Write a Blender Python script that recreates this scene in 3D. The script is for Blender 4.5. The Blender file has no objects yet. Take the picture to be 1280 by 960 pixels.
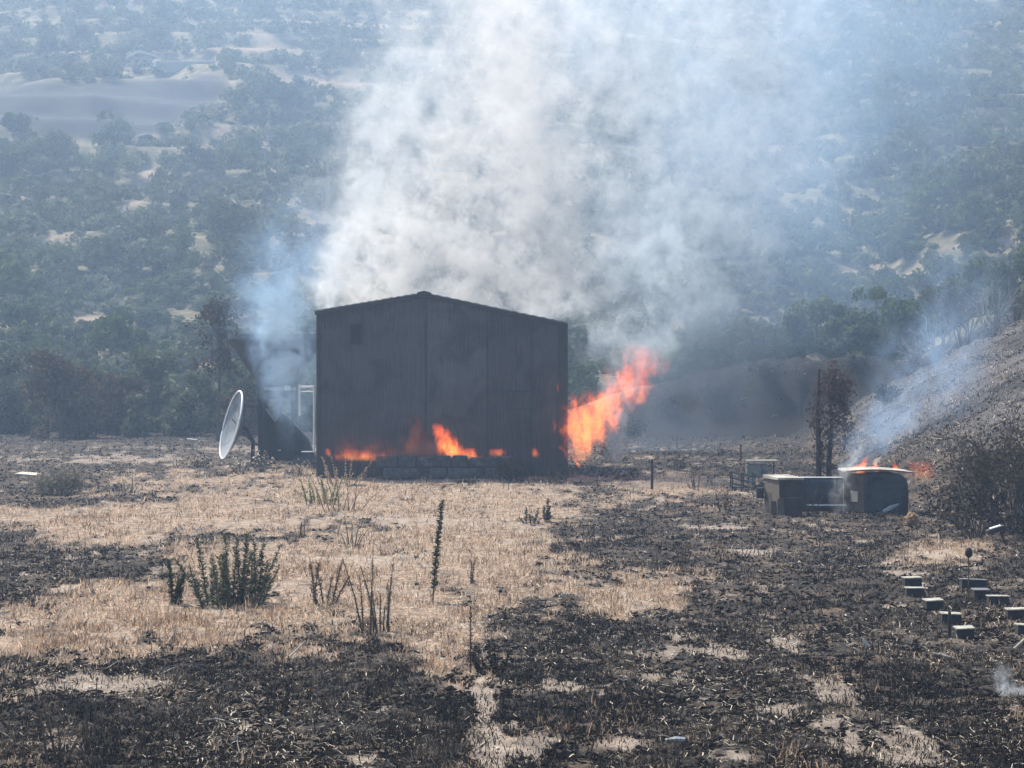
import bpy, math, random
import numpy as np
from mathutils import Vector, Matrix

# ------------------------------------------------------------------ camera, world, sun, exposure
scene = bpy.context.scene
COL = scene.collection
F, EYE, HORIZON = 2850.0, 5.0, 450.0          # focal length in photo pixels, eye height, horizon row

cam_d = bpy.data.cameras.new('camera')
cam = bpy.data.objects.new('camera', cam_d)
COL.objects.link(cam)
cam.location = (0, 0, EYE)
cam.rotation_euler = (math.radians(90), 0, 0)
cam_d.sensor_width = 36.0
cam_d.lens = F / 1280 * 36
cam_d.shift_y = -(480 - HORIZON) / 1280
cam_d.clip_start = 0.5
cam_d.clip_end = 6000
scene.camera = cam

SUN_TO = Vector((-0.50, 0.62, 0.98)).normalized()
SUN_EL = math.asin(SUN_TO.z)
SUN_AZ = math.atan2(SUN_TO.x, SUN_TO.y)

world = bpy.data.worlds.new('World')
scene.world = world
world.use_nodes = True
wn = world.node_tree
wn.nodes.clear()
w_out = wn.nodes.new('ShaderNodeOutputWorld')
w_bg = wn.nodes.new('ShaderNodeBackground')
w_sky = wn.nodes.new('ShaderNodeTexSky')
w_sky.sky_type = 'NISHITA'
w_sky.sun_disc = False
w_sky.sun_elevation = SUN_EL
w_sky.sun_rotation = SUN_AZ
w_sky.air_density = 1.0
w_sky.dust_density = 1.5
w_bg.inputs['Strength'].default_value = 0.12
wn.links.new(w_sky.outputs[0], w_bg.inputs[0])
wn.links.new(w_bg.outputs[0], w_out.inputs[0])

sun_d = bpy.data.lights.new('sun', 'SUN')
sun_d.energy = 5.0
sun_d.angle = math.radians(0.6)
sun_d.color = (1.0, 0.95, 0.88)
sun = bpy.data.objects.new('sun', sun_d)
COL.objects.link(sun)
sun.location = (-50, 60, 120)
sun.rotation_euler = SUN_TO.to_track_quat('Z', 'Y').to_euler()

scene.view_settings.view_transform = 'Standard'
scene.view_settings.look = 'None'
scene.view_settings.gamma = 1.0
scene.view_settings.use_curve_mapping = False
scene.view_settings.exposure = 1.0
scene.render.engine = 'CYCLES'
cy = scene.cycles
cy.use_denoising = True
cy.max_bounces = 5
cy.diffuse_bounces = 2
cy.glossy_bounces = 2
cy.transmission_bounces = 2
cy.transparent_max_bounces = 16
cy.volume_bounces = 1
cy.volume_step_rate = 1.0
cy.volume_max_steps = 256
cy.use_adaptive_sampling = True
cy.adaptive_threshold = 0.02

HAZE_DENSITY = 0.00114
HAZE_COLOR = (0.345, 0.485, 0.70)

# ------------------------------------------------------------------ numpy noise
def _hash(ix, iy, iz, seed):
    n = (ix * 374761393 + iy * 668265263 + iz * 2147483647 + seed * 974634777) & 0xFFFFFFFF
    n = ((n ^ (n >> 13)) * 1274126177) & 0xFFFFFFFF
    n = n ^ (n >> 16)
    return (n & 0xFFFF) / 65535.0

def vnoise(x, y, seed=0):
    x = np.asarray(x, dtype=np.float64); y = np.asarray(y, dtype=np.float64)
    ix = np.floor(x).astype(np.int64); iy = np.floor(y).astype(np.int64)
    fx = x - ix; fy = y - iy
    fx = fx * fx * (3 - 2 * fx); fy = fy * fy * (3 - 2 * fy)
    z = np.zeros_like(ix)
    a = _hash(ix, iy, z, seed); b = _hash(ix + 1, iy, z, seed)
    c = _hash(ix, iy + 1, z, seed); d = _hash(ix + 1, iy + 1, z, seed)
    return (a * (1 - fx) + b * fx) * (1 - fy) + (c * (1 - fx) + d * fx) * fy

def fbm(x, y, octaves=4, seed=0, rough=0.5):
    s = 0.0; a = 1.0; t = 0.0
    for k in range(octaves):
        s = s + a * vnoise(x * 2 ** k + 17.3 * k, y * 2 ** k - 9.1 * k, seed + k)
        t += a; a *= rough
    return s / t

def smooth(a, b, x):
    t = np.clip((np.asarray(x, dtype=np.float64) - a) / (b - a), 0, 1)
    return t * t * (3 - 2 * t)

# ------------------------------------------------------------------ terrain height
def height(X, Y):
    X = np.asarray(X, dtype=np.float64); Y = np.asarray(Y, dtype=np.float64)
    u = X / np.maximum(Y, 1.0)
    # main mountain side behind everything
    d = Y - 175 - 30 * smooth(-0.05, 0.25, u)
    dd = np.maximum(d, 0)
    hill = 0.185 * dd + 0.00022 * dd * dd
    hill *= 1 + 0.10 * (fbm(X / 120, Y / 120, 3, 5) - 0.5) * 2
    hill += smooth(0, 80, dd) * 9 * (fbm(X / 45, Y / 60, 4, 11) - 0.5)
    # terraces on the mountain side
    step = 5.5
    q = hill / step + 0.8 * fbm(X / 70, Y / 70, 2, 3)
    tr = (np.floor(q) + smooth(0.55, 1.0, q - np.floor(q)) - 0.8 * fbm(X / 70, Y / 70, 2, 3)) * step
    k = smooth(10, 60, dd) * 0.55
    hill = hill * (1 - k) + np.maximum(tr, 0) * k
    # side ridge on the right, 220..360 m away
    rc = 26 * smooth(0.06, 0.235, u) + 8 * smooth(0.20, 0.36, u)
    ridge = rc * smooth(170, 300, Y) * (1 - 0.55 * smooth(320, 480, Y)) * (1 + 0.25 * (fbm(X / 25, Y / 25, 3, 21) - 0.5))
    # burnt bank across the back right of the field
    bx = smooth(-0.02, 0.13, u + 0.03 * (fbm(X / 9, Y / 9, 2, 31) - 0.5))
    bank = 4.9 * bx * smooth(150, 158, Y + 7 * (fbm(X / 5, Y / 20, 3, 33) - 0.5)) + 0.6 * smooth(0.185, 0.20, u) * smooth(150, 170, Y)
    # near burnt slope climbing at the right
    x0 = 14.2 + np.maximum(0, 84 - Y) * 0.34 + np.maximum(0, Y - 100) * 0.085
    rise = np.maximum(0, X - x0 + 1.5 * (fbm(X / 5, Y / 6, 3, 41) - 0.5))
    slope = np.minimum(rise * 0.52, 7.5 + 2 * fbm(X / 10, Y / 10, 2, 43)) * smooth(56, 76, Y)
    slope *= (1 - 0.3 * smooth(170, 260, Y))
    z = np.maximum(hill, 0)
    z = np.maximum(z, ridge) + 0.25 * np.minimum(z, ridge)
    bank = bank + smooth(0.8, 3.0, bank) * 1.3 * (fbm(X / 2.2, Y / 2.6, 3, 35) - 0.5)
    z = np.maximum(z, bank)
    z = np.maximum(z, slope)
    # field unevenness
    flat = 1 - smooth(150, 200, Y)
    z = z + flat * (0.22 * (fbm(X / 9, Y / 9, 3, 51) - 0.5) + 0.10 * (fbm(X / 1.3, Y / 1.3, 3, 57) - 0.5))
    z = z + (1 - flat) * 0.8 * (fbm(X / 6, Y / 6, 3, 61) - 0.5)
    rough = smooth(0.3, 1.5, slope) * (1 - smooth(180, 220, Y))
    z = z + rough * (1.25 * (fbm(X / 2.6, Y / 2.6, 4, 71) - 0.5) - 0.9 * np.abs(fbm((X + 0.6 * Y) / 3.5, (Y - X) / 14.0, 3, 73) - 0.5))
    return z

def zat(x, y):
    return float(height(np.array([x]), np.array([y]))[0])

def proj(X, Y, Z):
    return 640 + F * X / Y, HORIZON - F * (Z - EYE) / Y

def ground_at(px, py):
    """the point of the ground or hill side that the photo shows at pixel px, py"""
    Ys = np.concatenate([np.arange(24, 200, 0.2), np.arange(200, 1300, 1.0)])
    Xs = (px - 640) / F * Ys
    Z = height(Xs, Ys)
    yy = HORIZON - F * (Z - EYE) / Ys
    idx = np.where(yy <= py)[0]
    i = idx[0] if len(idx) else len(Ys) - 1
    return float(Xs[i]), float(Ys[i]), float(Z[i])

def at(px, py, Y):
    """the point Y metres away at pixel px, py"""
    return Vector(((px - 640) / F * Y, Y, EYE - (py - HORIZON) / F * Y))

# ------------------------------------------------------------------ ground cover masks (patches of straw, bare soil)
def blobs(px, py, lst):
    v = np.full(np.shape(px), -1.0)
    for (cx, cy_, rx, ry, ang) in lst:
        c, s = math.cos(math.radians(ang)), math.sin(math.radians(ang))
        dx, dy = px - cx, py - cy_
        a = (dx * c + dy * s) / rx; b = (-dx * s + dy * c) / ry
        v = np.maximum(v, 1 - np.sqrt(a * a + b * b))
    return v

STRAW = [(450, 625, 330, 40, 0), (560, 670, 170, 75, 0), (400, 715, 270, 62, 0), (470, 760, 190, 40, 0), (250, 645, 260, 36, -4),
         (60, 650, 160, 22, 4), (150, 770, 270, 62, -10), (50, 800, 160, 45, -6), (600, 690, 130, 70, 10), (800, 745, 75, 30, -18),
         (350, 765, 230, 40, 0), (640, 640, 110, 40, 0), (570, 800, 60, 60, 10), (835, 605, 110, 12, 0), (1190, 690, 80, 14, -10), (610, 760, 60, 30, 0)]
UNSTRAW = [(120, 705, 150, 26, 8), (20, 690, 90, 26, 4), (190, 625, 60, 6, 0), (30, 625, 90, 13, 2), (300, 672, 60, 6, 3), (720, 660, 60, 16, 0), (640, 770, 40, 14, 0)]
BARE = [(130, 855, 110, 22, -3), (612, 905, 36, 85, 4), (60, 930, 60, 30, 0), (985, 885, 60, 14, 0), (1110, 930, 90, 34, 12), (880, 815, 90, 14, 0),
        (840, 845, 90, 12, 0), (945, 690, 70, 6, 0), (905, 658, 50, 6, 0), (1160, 695, 60, 10, -8), (1010, 850, 50, 30, 20),
        (660, 925, 50, 22, 0), (330, 560, 200, 7, 0), (150, 575, 170, 8, 0), (470, 700, 120, 9, 0), (520, 650, 160, 9, 2), (330, 655, 90, 5, 0), (780, 930, 60, 20, 0), (980, 800, 60, 10, 0),
        (980, 620, 60, 6, 0), (690, 860, 50, 9, 0), (400, 745, 100, 8, 0)]
PATH = [(606, 880, 26, 40, -8), (618, 940, 30, 60, 4), (140, 855, 90, 14, -3), (640, 905, 30, 14, 0), (1100, 945, 70, 16, 12), (900, 660, 45, 3, 0), (945, 690, 45, 3, 0), (400, 700, 60, 5, 0), (550, 655, 80, 4, 0), (480, 740, 60, 5, 0)]
HILLBARE = [(210, 205, 85, 6, -27), (310, 172, 60, 14, 10), (185, 172, 26, 7, 0), (345, 210, 75, 5, 2), (300, 62, 120, 3, 0), (330, 45, 90, 3, 2),
            (560, 205, 120, 5, 0), (395, 100, 90, 12, 5), (430, 30, 100, 4, 3), (1225, 256, 70, 3, -24), (1080, 338, 40, 10, -10),
            (1110, 258, 55, 4, 12), (1260, 300, 30, 5, -10), (255, 370, 24, 14, 0), (90, 62, 50, 5, 0), (140, 265, 60, 6, -20), (270, 280, 60, 6, 0),
            (1050, 70, 90, 5, 0), (900, 210, 90, 5, 0), (860, 100, 70, 4, 0), (200, 76, 80, 5, 3), (1035, 350, 40, 12, 0), (120, 400, 40, 8, 0)]
QUARRY = [(150, 135, 140, 42, -8), (50, 130, 90, 34, 0), (235, 125, 60, 28, -30)]

def masks(X, Y, Z=None):
    if Z is None: Z = height(X, Y)
    px, py = proj(X, Y, Z)
    n1 = fbm(X / 2.2, Y / 5.0, 4, 101) - 0.5
    n2 = fbm(X / 0.30, Y / 0.9, 3, 111) - 0.5
    n3 = fbm(X / 0.6, Y / 1.8, 4, 131, 0.6) - 0.5
    n4 = fbm(X / 0.9, Y / 3.2, 4, 141, 0.6) - 0.5
    near = 1 - smooth(150, 160, Y)
    straw = blobs(px, py, STRAW) - 1.3 * np.maximum(blobs(px, py, UNSTRAW), 0)
    straw = np.maximum(smooth(-0.30, 0.62, straw + 1.0 * n1 + 1.4 * n2 + 1.3 * n4), 0.20 * smooth(0.0, 0.3, n4 + 0.6 * n1 + 0.5 * n2)) * near
    bare = 0.68 * smooth(0.10, 0.85, blobs(px, py, BARE) + 2.2 * n3 + 1.3 * n2) * near
    bare = np.maximum(bare, 0.80 * smooth(-0.05, 0.60, blobs(px, py, PATH) + 1.0 * n3 + 0.8 * n2) * near)
    bare = np.maximum(bare, 0.7 * smooth(0.16, 0.34, n3 + 0.5 * n2) * near) * (1 - smooth(125, 145, Y))
    nh = fbm(X / 12, Y / 25, 4, 121) - 0.5
    far = smooth(165, 185, Y)
    hb = smooth(0.12, 0.5, blobs(px, py, HILLBARE) + 1.0 * nh + 0.7 * (fbm(X / 4, Y / 7, 3, 155) - 0.5)) * far
    nh2 = fbm(X / 4, Y / 6, 3, 151) - 0.5
    fr = Z / 4.6 + 0.9 * fbm(X / 60, Y / 90, 2, 161); fr = fr - np.floor(fr)
    line = smooth(0.44, 0.48, fr) * (1 - smooth(0.53, 0.57, fr)) * smooth(0.54, 0.62, fbm(X / 35, Y / 60, 3, 163))
    hb = np.maximum(hb, np.maximum(0.6 * smooth(0.21, 0.26, nh2), 0.62 * line) * far)
    qu = smooth(0.05, 0.3, blobs(px, py, QUARRY) + 0.2 * nh) * far
    return straw, bare, hb, qu

# ------------------------------------------------------------------ mesh and material helpers
def tag(o, label=None, cat=None, group=None, kind=None):
    if label: o['label'] = label
    if cat: o['category'] = cat
    if group: o['group'] = group
    if kind: o['kind'] = kind
    return o

def fast_mesh(name, verts, faces, attrs=None, smooth_shade=False):
    """verts (n,3) array; faces (m,k) int array, one polygon size; attrs: name -> (n,) floats per vertex"""
    me = bpy.data.meshes.new(name)
    verts = np.asarray(verts, dtype=np.float32); faces = np.asarray(faces, dtype=np.int32)
    m, k = faces.shape
    me.vertices.add(len(verts)); me.vertices.foreach_set('co', verts.ravel())
    me.loops.add(m * k); me.loops.foreach_set('vertex_index', faces.ravel())
    me.polygons.add(m)
    me.polygons.foreach_set('loop_start', np.arange(0, m * k, k, dtype=np.int32))
    me.polygons.foreach_set('loop_total', np.full(m, k, dtype=np.int32))
    if smooth_shade: me.polygons.foreach_set('use_smooth', np.ones(m, dtype=bool))
    for an, av in (attrs or {}).items():
        a = me.attributes.new(an, 'FLOAT', 'POINT')
        a.data.foreach_set('value', np.asarray(av, dtype=np.float32))
    me.update(calc_edges=True)
    return me

class MB:
    """collects shapes, builds one mesh object"""
    def __init__(self): self.v = []; self.f = []; self.mi = []; self.cur = 0
    def add(self, vs, fs):
        b = len(self.v)
        self.v += [tuple(p) for p in vs]; self.f += [tuple(b + i for i in f) for f in fs]
        self.mi += [self.cur] * len(fs)
        return self
    def box(self, c, s, rot=None, taper=1.0, bev=0.0):
        hx, hy, hz = s[0] / 2, s[1] / 2, s[2] / 2
        R = rot if rot is not None else Matrix.Identity(3)
        vs = []
        if bev <= 0:
            for z, t in ((-hz, 1.0), (hz, taper)):
                for x, y in ((-hx, -hy), (hx, -hy), (hx, hy), (-hx, hy)):
                    vs.append(Vector(c) + R @ Vector((x * t, y * t, z)))
            fs = [(0, 3, 2, 1), (4, 5, 6, 7), (0, 1, 5, 4), (1, 2, 6, 5), (2, 3, 7, 6), (3, 0, 4, 7)]
            return self.add(vs, fs)
        rings = []
        for z, ins in ((-hz, bev), (-hz + bev, 0), (hz - bev, 0), (hz, bev)):
            ring = []
            for sx, sy in ((-1, -1), (1, -1), (1, 1), (-1, 1)):
                a = (sx * (hx - bev - ins * 0.3), sy * (hy - ins), z); b = (sx * (hx - ins), sy * (hy - bev - ins * 0.3), z)
                ring += [a, b] if sx * sy < 0 else [b, a]
            rings.append(ring)
        for r in rings:
            for p in r: vs.append(Vector(c) + R @ Vector(p))
        fs = []
        for k in range(3):
            for i in range(8):
                j = (i + 1) % 8
                fs.append((k * 8 + i, k * 8 + j, (k + 1) * 8 + j, (k + 1) * 8 + i))
        fs.append(tuple(range(7, -1, -1))); fs.append(tuple(range(24, 32)))
        return self.add(vs, fs)
    def tube(self, pts, rad, n=6, cap=True):
        pts = [Vector(p) for p in pts]
        if not hasattr(rad, '__len__'): rad = [rad] * len(pts)
        vs = []; fs = []
        up = Vector((0.13, 0.31, 0.94))
        for i, p in enumerate(pts):
            d = (pts[min(i + 1, len(pts) - 1)] - pts[max(i - 1, 0)]).normalized()
            a = d.cross(up)
            if a.length < 1e-3: a = d.cross(Vector((1, 0, 0)))
            a.normalize(); b = d.cross(a)
            for k in range(n):
                t = 2 * math.pi * k / n
                vs.append(p + (a * math.cos(t) + b * math.sin(t)) * rad[i])
        for i in range(len(pts) - 1):
            for k in range(n):
                j = (k + 1) % n
                fs.append((i * n + k, i * n + j, (i + 1) * n + j, (i + 1) * n + k))
        if cap:
            fs.append(tuple(range(n - 1, -1, -1))); fs.append(tuple(range((len(pts) - 1) * n, len(pts) * n)))
        return self.add(vs, fs)
    def prism(self, outline, y0, y1):
        """outline: (x, z) points, extruded along y"""
        n = len(outline)
        vs = [(x, y0, z) for x, z in outline] + [(x, y1, z) for x, z in outline]
        fs = [tuple(range(n)), tuple(range(2 * n - 1, n - 1, -1))]
        for i in range(n):
            j = (i + 1) % n
            fs.append((i, i + n, j + n, j))
        return self.add(vs, fs)
    def build(self, name, mat, parent=None, shade=False, loc=None):
        me = bpy.data.meshes.new(name)
        me.from_pydata(self.v, [], self.f)
        mats = mat if isinstance(mat, (list, tuple)) else [mat]
        for m in mats: me.materials.append(m)
        if len(mats) > 1: me.polygons.foreach_set('material_index', self.mi)
        if shade: me.polygons.foreach_set('use_smooth', [True] * len(me.polygons))
        me.update()
        o = bpy.data.objects.new(name, me); COL.objects.link(o)
        if parent: o.parent = parent
        if loc: o.location = loc
        return o

def empty(name, loc, rz=0.0):
    o = bpy.data.objects.new(name, None); COL.objects.link(o)
    o.location = loc; o.rotation_euler = (0, 0, rz); o.empty_display_size = 0.3
    return o

def link_mesh(name, me, mat, parent=None):
    me.materials.append(mat)
    o = bpy.data.objects.new(name, me); COL.objects.link(o)
    if parent: o.parent = parent
    return o

class NT:
    """short-hand for building node trees"""
    def __init__(self, name, disp=None):
        self.m = bpy.data.materials.new(name); self.m.use_nodes = True
        self.t = self.m.node_tree; self.t.nodes.clear()
        self.out = self.t.nodes.new('ShaderNodeOutputMaterial')
    def n(self, typ, **kw):
        nd = self.t.nodes.new(typ)
        for k, v in kw.items():
            if k == 'ins':
                for a, b in v.items(): self.set(nd, a, b)
            else: setattr(nd, k, v)
        return nd
    def set(self, nd, sock, val):
        s = nd.inputs[sock]
        if isinstance(val, bpy.types.NodeSocket): self.t.links.new(val, s)
        elif isinstance(val, bpy.types.Node): self.t.links.new(val.outputs[0], s)
        else: s.default_value = val
    def math(self, op, a, b=None, c=None, clamp=False):
        nd = self.n('ShaderNodeMath', operation=op, use_clamp=clamp)
        self.set(nd, 0, a)
        if b is not None: self.set(nd, 1, b)
        if c is not None: self.set(nd, 2, c)
        return nd.outputs[0]
    def mapr(self, v, a, b, c=0.0, d=1.0, smoothstep=False):
        nd = self.n('ShaderNodeMapRange')
        if smoothstep: nd.interpolation_type = 'SMOOTHSTEP'
        self.set(nd, 'Value', v)
        for k, val in (('From Min', a), ('From Max', b), ('To Min', c), ('To Max', d)): self.set(nd, k, val)
        return nd.outputs[0]
    def noise(self, vec, scale, detail=3, rough=0.5, dist=0.0):
        nd = self.n('ShaderNodeTexNoise', ins={'Scale': scale, 'Detail': detail, 'Roughness': rough, 'Distortion': dist})
        if vec is not None: self.set(nd, 'Vector', vec)
        return nd.outputs[0]
    def mapping(self, vec, loc=(0, 0, 0), rot=(0, 0, 0), scale=(1, 1, 1)):
        nd = self.n('ShaderNodeMapping', ins={'Vector': vec, 'Location': loc, 'Rotation': rot, 'Scale': scale})
        return nd.outputs[0]
    def mix(self, fac, a, b, blend='MIX'):
        nd = self.n('ShaderNodeMix', data_type='RGBA', blend_type=blend)
        self.set(nd, 0, fac); self.set(nd, 6, a); self.set(nd, 7, b)
        return nd.outputs[2]
    def ramp(self, fac, stops, interp='LINEAR'):
        nd = self.n('ShaderNodeValToRGB'); self.set(nd, 0, fac)
        cr = nd.color_ramp; cr.interpolation = interp
        while len(cr.elements) < len(stops): cr.elements.new(0.5)
        for e, (p, c) in zip(cr.elements, stops):
            e.position = p; e.color = (*c, 1) if len(c) == 3 else c
        return nd.outputs[0]
    def attr(self, name):
        return self.n('ShaderNodeAttribute', attribute_name=name).outputs['Fac']
    def pos(self): return self.n('ShaderNodeNewGeometry').outputs['Position']
    def objc(self): return self.n('ShaderNodeTexCoord').outputs['Object']
    def bsdf(self, color, rough=0.9, bump=None, dist=0.02, strength=0.6, metal=0.0, spec=0.3):
        b = self.n('ShaderNodeBsdfPrincipled')
        self.set(b, 'Base Color', (*color, 1) if isinstance(color, tuple) and len(color) == 3 else color)
        self.set(b, 'Roughness', rough); self.set(b, 'Metallic', metal); self.set(b, 'Specular IOR Level', spec)
        if bump is not None:
            bn = self.n('ShaderNodeBump', ins={'Strength': strength, 'Distance': dist, 'Height': bump})
            self.set(b, 'Normal', bn.outputs[0])
        self.set(self.out, 'Surface', b)
        return b

def plain(name, c1, c2, scale=3.0, rough=0.85, metal=0.0, bump=0.01, spec=0.3, objspace=True, dirt=None, dirt_scale=1.2):
    t = NT(name)
    v = t.objc() if objspace else t.pos()
    f = t.noise(v, scale, 5, 0.6)
    col = t.ramp(f, [(0.3, c1), (0.7, c2)])
    if dirt is not None:
        d = t.noise(v, dirt_scale, 6, 0.65, 0.4)
        col = t.mix(t.mapr(d, 0.47, 0.6), col, (*dirt, 1))
    t.bsdf(col, rough, bump=f, dist=bump, metal=metal, spec=spec)
    return t.m

def leaf_mat(name, c1, c2, c3, trans=0.25):
    """leaves: tint attribute plus object random, a little light through the leaf"""
    t = NT(name)
    a = t.attr('tint')
    r = t.n('ShaderNodeObjectInfo').outputs['Random']
    f = t.math('ADD', t.math('MULTIPLY', a, 0.75), t.math('MULTIPLY', r, 0.25))
    col = t.ramp(f, [(0.0, c1), (0.5, c2), (1.0, c3)])
    d = t.n('ShaderNodeBsdfDiffuse', ins={'Color': col})
    tr = t.n('ShaderNodeBsdfTranslucent', ins={'Color': col})
    mx = t.n('ShaderNodeMixShader', ins={0: trans, 1: d, 2: tr})
    t.set(t.out, 'Surface', mx)
    return t.m

M = {}
M['bark'] = plain('bark', (0.05, 0.04, 0.03), (0.12, 0.10, 0.08), 6)
M['charred_wood'] = plain('charred_wood', (0.012, 0.011, 0.010), (0.045, 0.038, 0.032), 6)
M['olive_leaf'] = leaf_mat('olive_leaf', (0.030, 0.042, 0.022), (0.078, 0.098, 0.050), (0.17, 0.19, 0.105), 0.3)
M['pale_weed'] = leaf_mat('pale_weed', (0.07, 0.062, 0.045), (0.16, 0.145, 0.11), (0.36, 0.33, 0.26))
M['green_leaf'] = leaf_mat('green_leaf', (0.030, 0.048, 0.018), (0.075, 0.105, 0.040), (0.16, 0.19, 0.08))
M['dry_leaf'] = leaf_mat('dry_leaf', (0.055, 0.042, 0.030), (0.12, 0.090, 0.060), (0.27, 0.20, 0.13))
M['singed_leaf'] = leaf_mat('singed_leaf', (0.035, 0.030, 0.024), (0.075, 0.060, 0.044), (0.17, 0.12, 0.08))
M['red_leaf'] = leaf_mat('red_leaf', (0.045, 0.030, 0.026), (0.10, 0.062, 0.048), (0.36, 0.26, 0.20))
M['grey_green'] = leaf_mat('grey_green', (0.038, 0.046, 0.030), (0.085, 0.098, 0.062), (0.24, 0.25, 0.17), 0.3)
M['straw'] = leaf_mat('straw', (0.08, 0.055, 0.040), (0.45, 0.315, 0.215), (0.97, 0.83, 0.64), 0.4)  # palest stop paints light glints into the colour of a few blades
M['yellow_green'] = leaf_mat('yellow_green', (0.16, 0.17, 0.07), (0.32, 0.32, 0.14), (0.6, 0.55, 0.32), 0.35)
M['char'] = leaf_mat('char', (0.008, 0.008, 0.009), (0.036, 0.031, 0.027), (0.24, 0.190, 0.140), 0.05)
M['pale_bits'] = leaf_mat('pale_bits', (0.30, 0.24, 0.18), (0.55, 0.48, 0.38), (0.85, 0.80, 0.70), 0.2)
M['corr'] = None

# ------------------------------------------------------------------ the ground: one sheet to the top of the mountain
def build_ground():
    py = np.concatenate([np.arange(1500, 1040, -9.0), np.arange(1040, 541, -1.5)])
    Yn = F * EYE / (py - HORIZON)
    Yf = [Yn[-1]]
    while Yf[-1] < 1500:
        Yf.append(Yf[-1] + max(0.45, (Yf[-1] - 140) * 0.0042 + 0.35))
    Y = np.concatenate([[6.0, 9.0], Yn, Yf[1:]])
    u = np.linspace(-0.42, 0.42, 1150)
    YY, UU = np.meshgrid(Y, u, indexing='ij')
    XX = UU * YY
    ZZ = height(XX, YY)
    straw, bare, hb, qu = masks(XX, YY, ZZ)
    near = 1 - smooth(150, 170, YY)
    # charred crust is lumpy, bare soil smoother
    lump = (fbm(XX / 0.22, YY / 0.30, 3, 201) - 0.5) * 0.13 * near * (1 - 0.6 * np.maximum(bare, 0.3 * straw))
    ZZ = ZZ + lump
    n, m = XX.shape
    V = np.stack([XX, YY, ZZ], -1).reshape(-1, 3)
    i = np.arange(n - 1)[:, None] * m + np.arange(m - 1)[None, :]
    Fc = np.stack([i, i + 1, i + m + 1, i + m], -1).reshape(-1, 4)
    z0 = height(XX, YY)
    bank = (YY > 146) & (YY < 172) & (UU > 0.0)
    burn = np.maximum(1 - smooth(166, 176, YY + 12 * (fbm(XX / 8, YY / 8, 3, 77) - 0.5)), 0)
    slopez = smooth(0.5, 2.5, z0) * (1 - smooth(140, 150, YY)) * (XX > 8)
    me = fast_mesh('ground', V, Fc, {'straw': straw.ravel(), 'bare': bare.ravel(), 'hillbare': hb.ravel(), 'quarry': qu.ravel(),
                                     'burn': burn.ravel(), 'field': (1 - smooth(120, 152, YY)).ravel(), 'bankzone': (0.85 * smooth(138, 150, YY) * (1 - slopez) * smooth(-0.02, 0.04, UU)).ravel(), 'slopezone': slopez.ravel()}, True)
    t = NT('ground_soil')
    p = t.pos()
    fine = t.noise(p, 9.0, 6, 0.65)
    mid = t.noise(p, 1.7, 6, 0.6)
    big = t.noise(p, 0.16, 5, 0.6)
    stretch = t.noise(t.mapping(p, scale=(0.6, 1.0, 1.0)), 1.1, 7, 0.65, 0.3)
    charc = t.ramp(fine, [(0.30, (0.009, 0.009, 0.009)), (0.54, (0.024, 0.021, 0.019)), (0.69, (0.075, 0.060, 0.046)), (0.82, (0.24, 0.19, 0.145))])
    brown = t.ramp(fine, [(0.3, (0.030, 0.024, 0.019)), (0.7, (0.13, 0.098, 0.070))])
    charc = t.mix(t.math('MULTIPLY', t.attr('field'), t.mapr(stretch, 0.46, 0.62)), charc, brown)
    strawc = t.ramp(fine, [(0.30, (0.07, 0.052, 0.04)), (0.5, (0.27, 0.195, 0.135)), (0.75, (0.56, 0.44, 0.32))])
    strawc = t.mix(t.mapr(mid, 0.50, 0.66), strawc, (0.23, 0.20, 0.17, 1))
    strawc = t.mix(t.mapr(t.noise(t.mapping(p, loc=(7, 3, 0), scale=(0.8, 1.0, 1.0)), 2.6, 7, 0.7), 0.50, 0.60, 0, 0.85), strawc, (0.075, 0.058, 0.046, 1))
    barec = t.ramp(mid, [(0.3, (0.15, 0.12, 0.10)), (0.7, (0.40, 0.335, 0.27))])
    col = t.mix(t.attr('straw'), charc, strawc)
    col = t.mix(t.attr('bare'), col, barec)
    col = t.mix(t.attr('bankzone'), col, t.ramp(fine, [(0.4, (0.008, 0.008, 0.009)), (0.8, (0.022, 0.021, 0.020))]))
    slc = t.ramp(fine, [(0.30, (0.030, 0.029, 0.030)), (0.56, (0.095, 0.090, 0.088)), (0.76, (0.34, 0.325, 0.31))])
    col = t.mix(t.math('MULTIPLY', t.attr('slopezone'), t.mapr(stretch, 0.36, 0.55)), col, slc)
    hillc = t.ramp(t.noise(p, 0.5, 6, 0.65), [(0.3, (0.060, 0.064, 0.040)), (0.52, (0.12, 0.115, 0.072)), (0.68, (0.26, 0.22, 0.155))])
    hillc = t.mix(t.attr('hillbare'), hillc, t.ramp(mid, [(0.3, (0.16, 0.13, 0.10)), (0.7, (0.30, 0.24, 0.18))]))
    hillc = t.mix(t.attr('quarry'), hillc, t.ramp(big, [(0.35, (0.028, 0.031, 0.036)), (0.7, (0.065, 0.066, 0.068))]))
    col = t.mix(t.attr('burn'), hillc, col)
    h = t.math('ADD', t.math('MULTIPLY', fine, 0.5), mid)
    t.bsdf(col, 0.95, bump=h, dist=0.10, strength=0.9, spec=0.1)
    o = link_mesh('ground', me, t.m)
    tag(o, 'burnt field, bank and hillside', kind='structure')
    return o
build_ground()

# ------------------------------------------------------------------ haze
haze_mb = MB(); haze_mb.box((0, 800, 150), (1900, 1640, 330))
hz = NT('haze_air')
pv = hz.n('ShaderNodeVolumePrincipled', ins={'Density': HAZE_DENSITY, 'Color': (*HAZE_COLOR, 1), 'Anisotropy': 0.40, 'Absorption Color': (0.45, 0.45, 0.45, 1)})
hz.set(hz.out, 'Volume', pv)
hz.m.cycles.homogeneous_volume = True
haze = haze_mb.build('haze', hz.m)
tag(haze, 'pale blue smoke haze over the whole valley', kind='stuff')

# ------------------------------------------------------------------ ground scatter
rng = np.random.default_rng(7)

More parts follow.
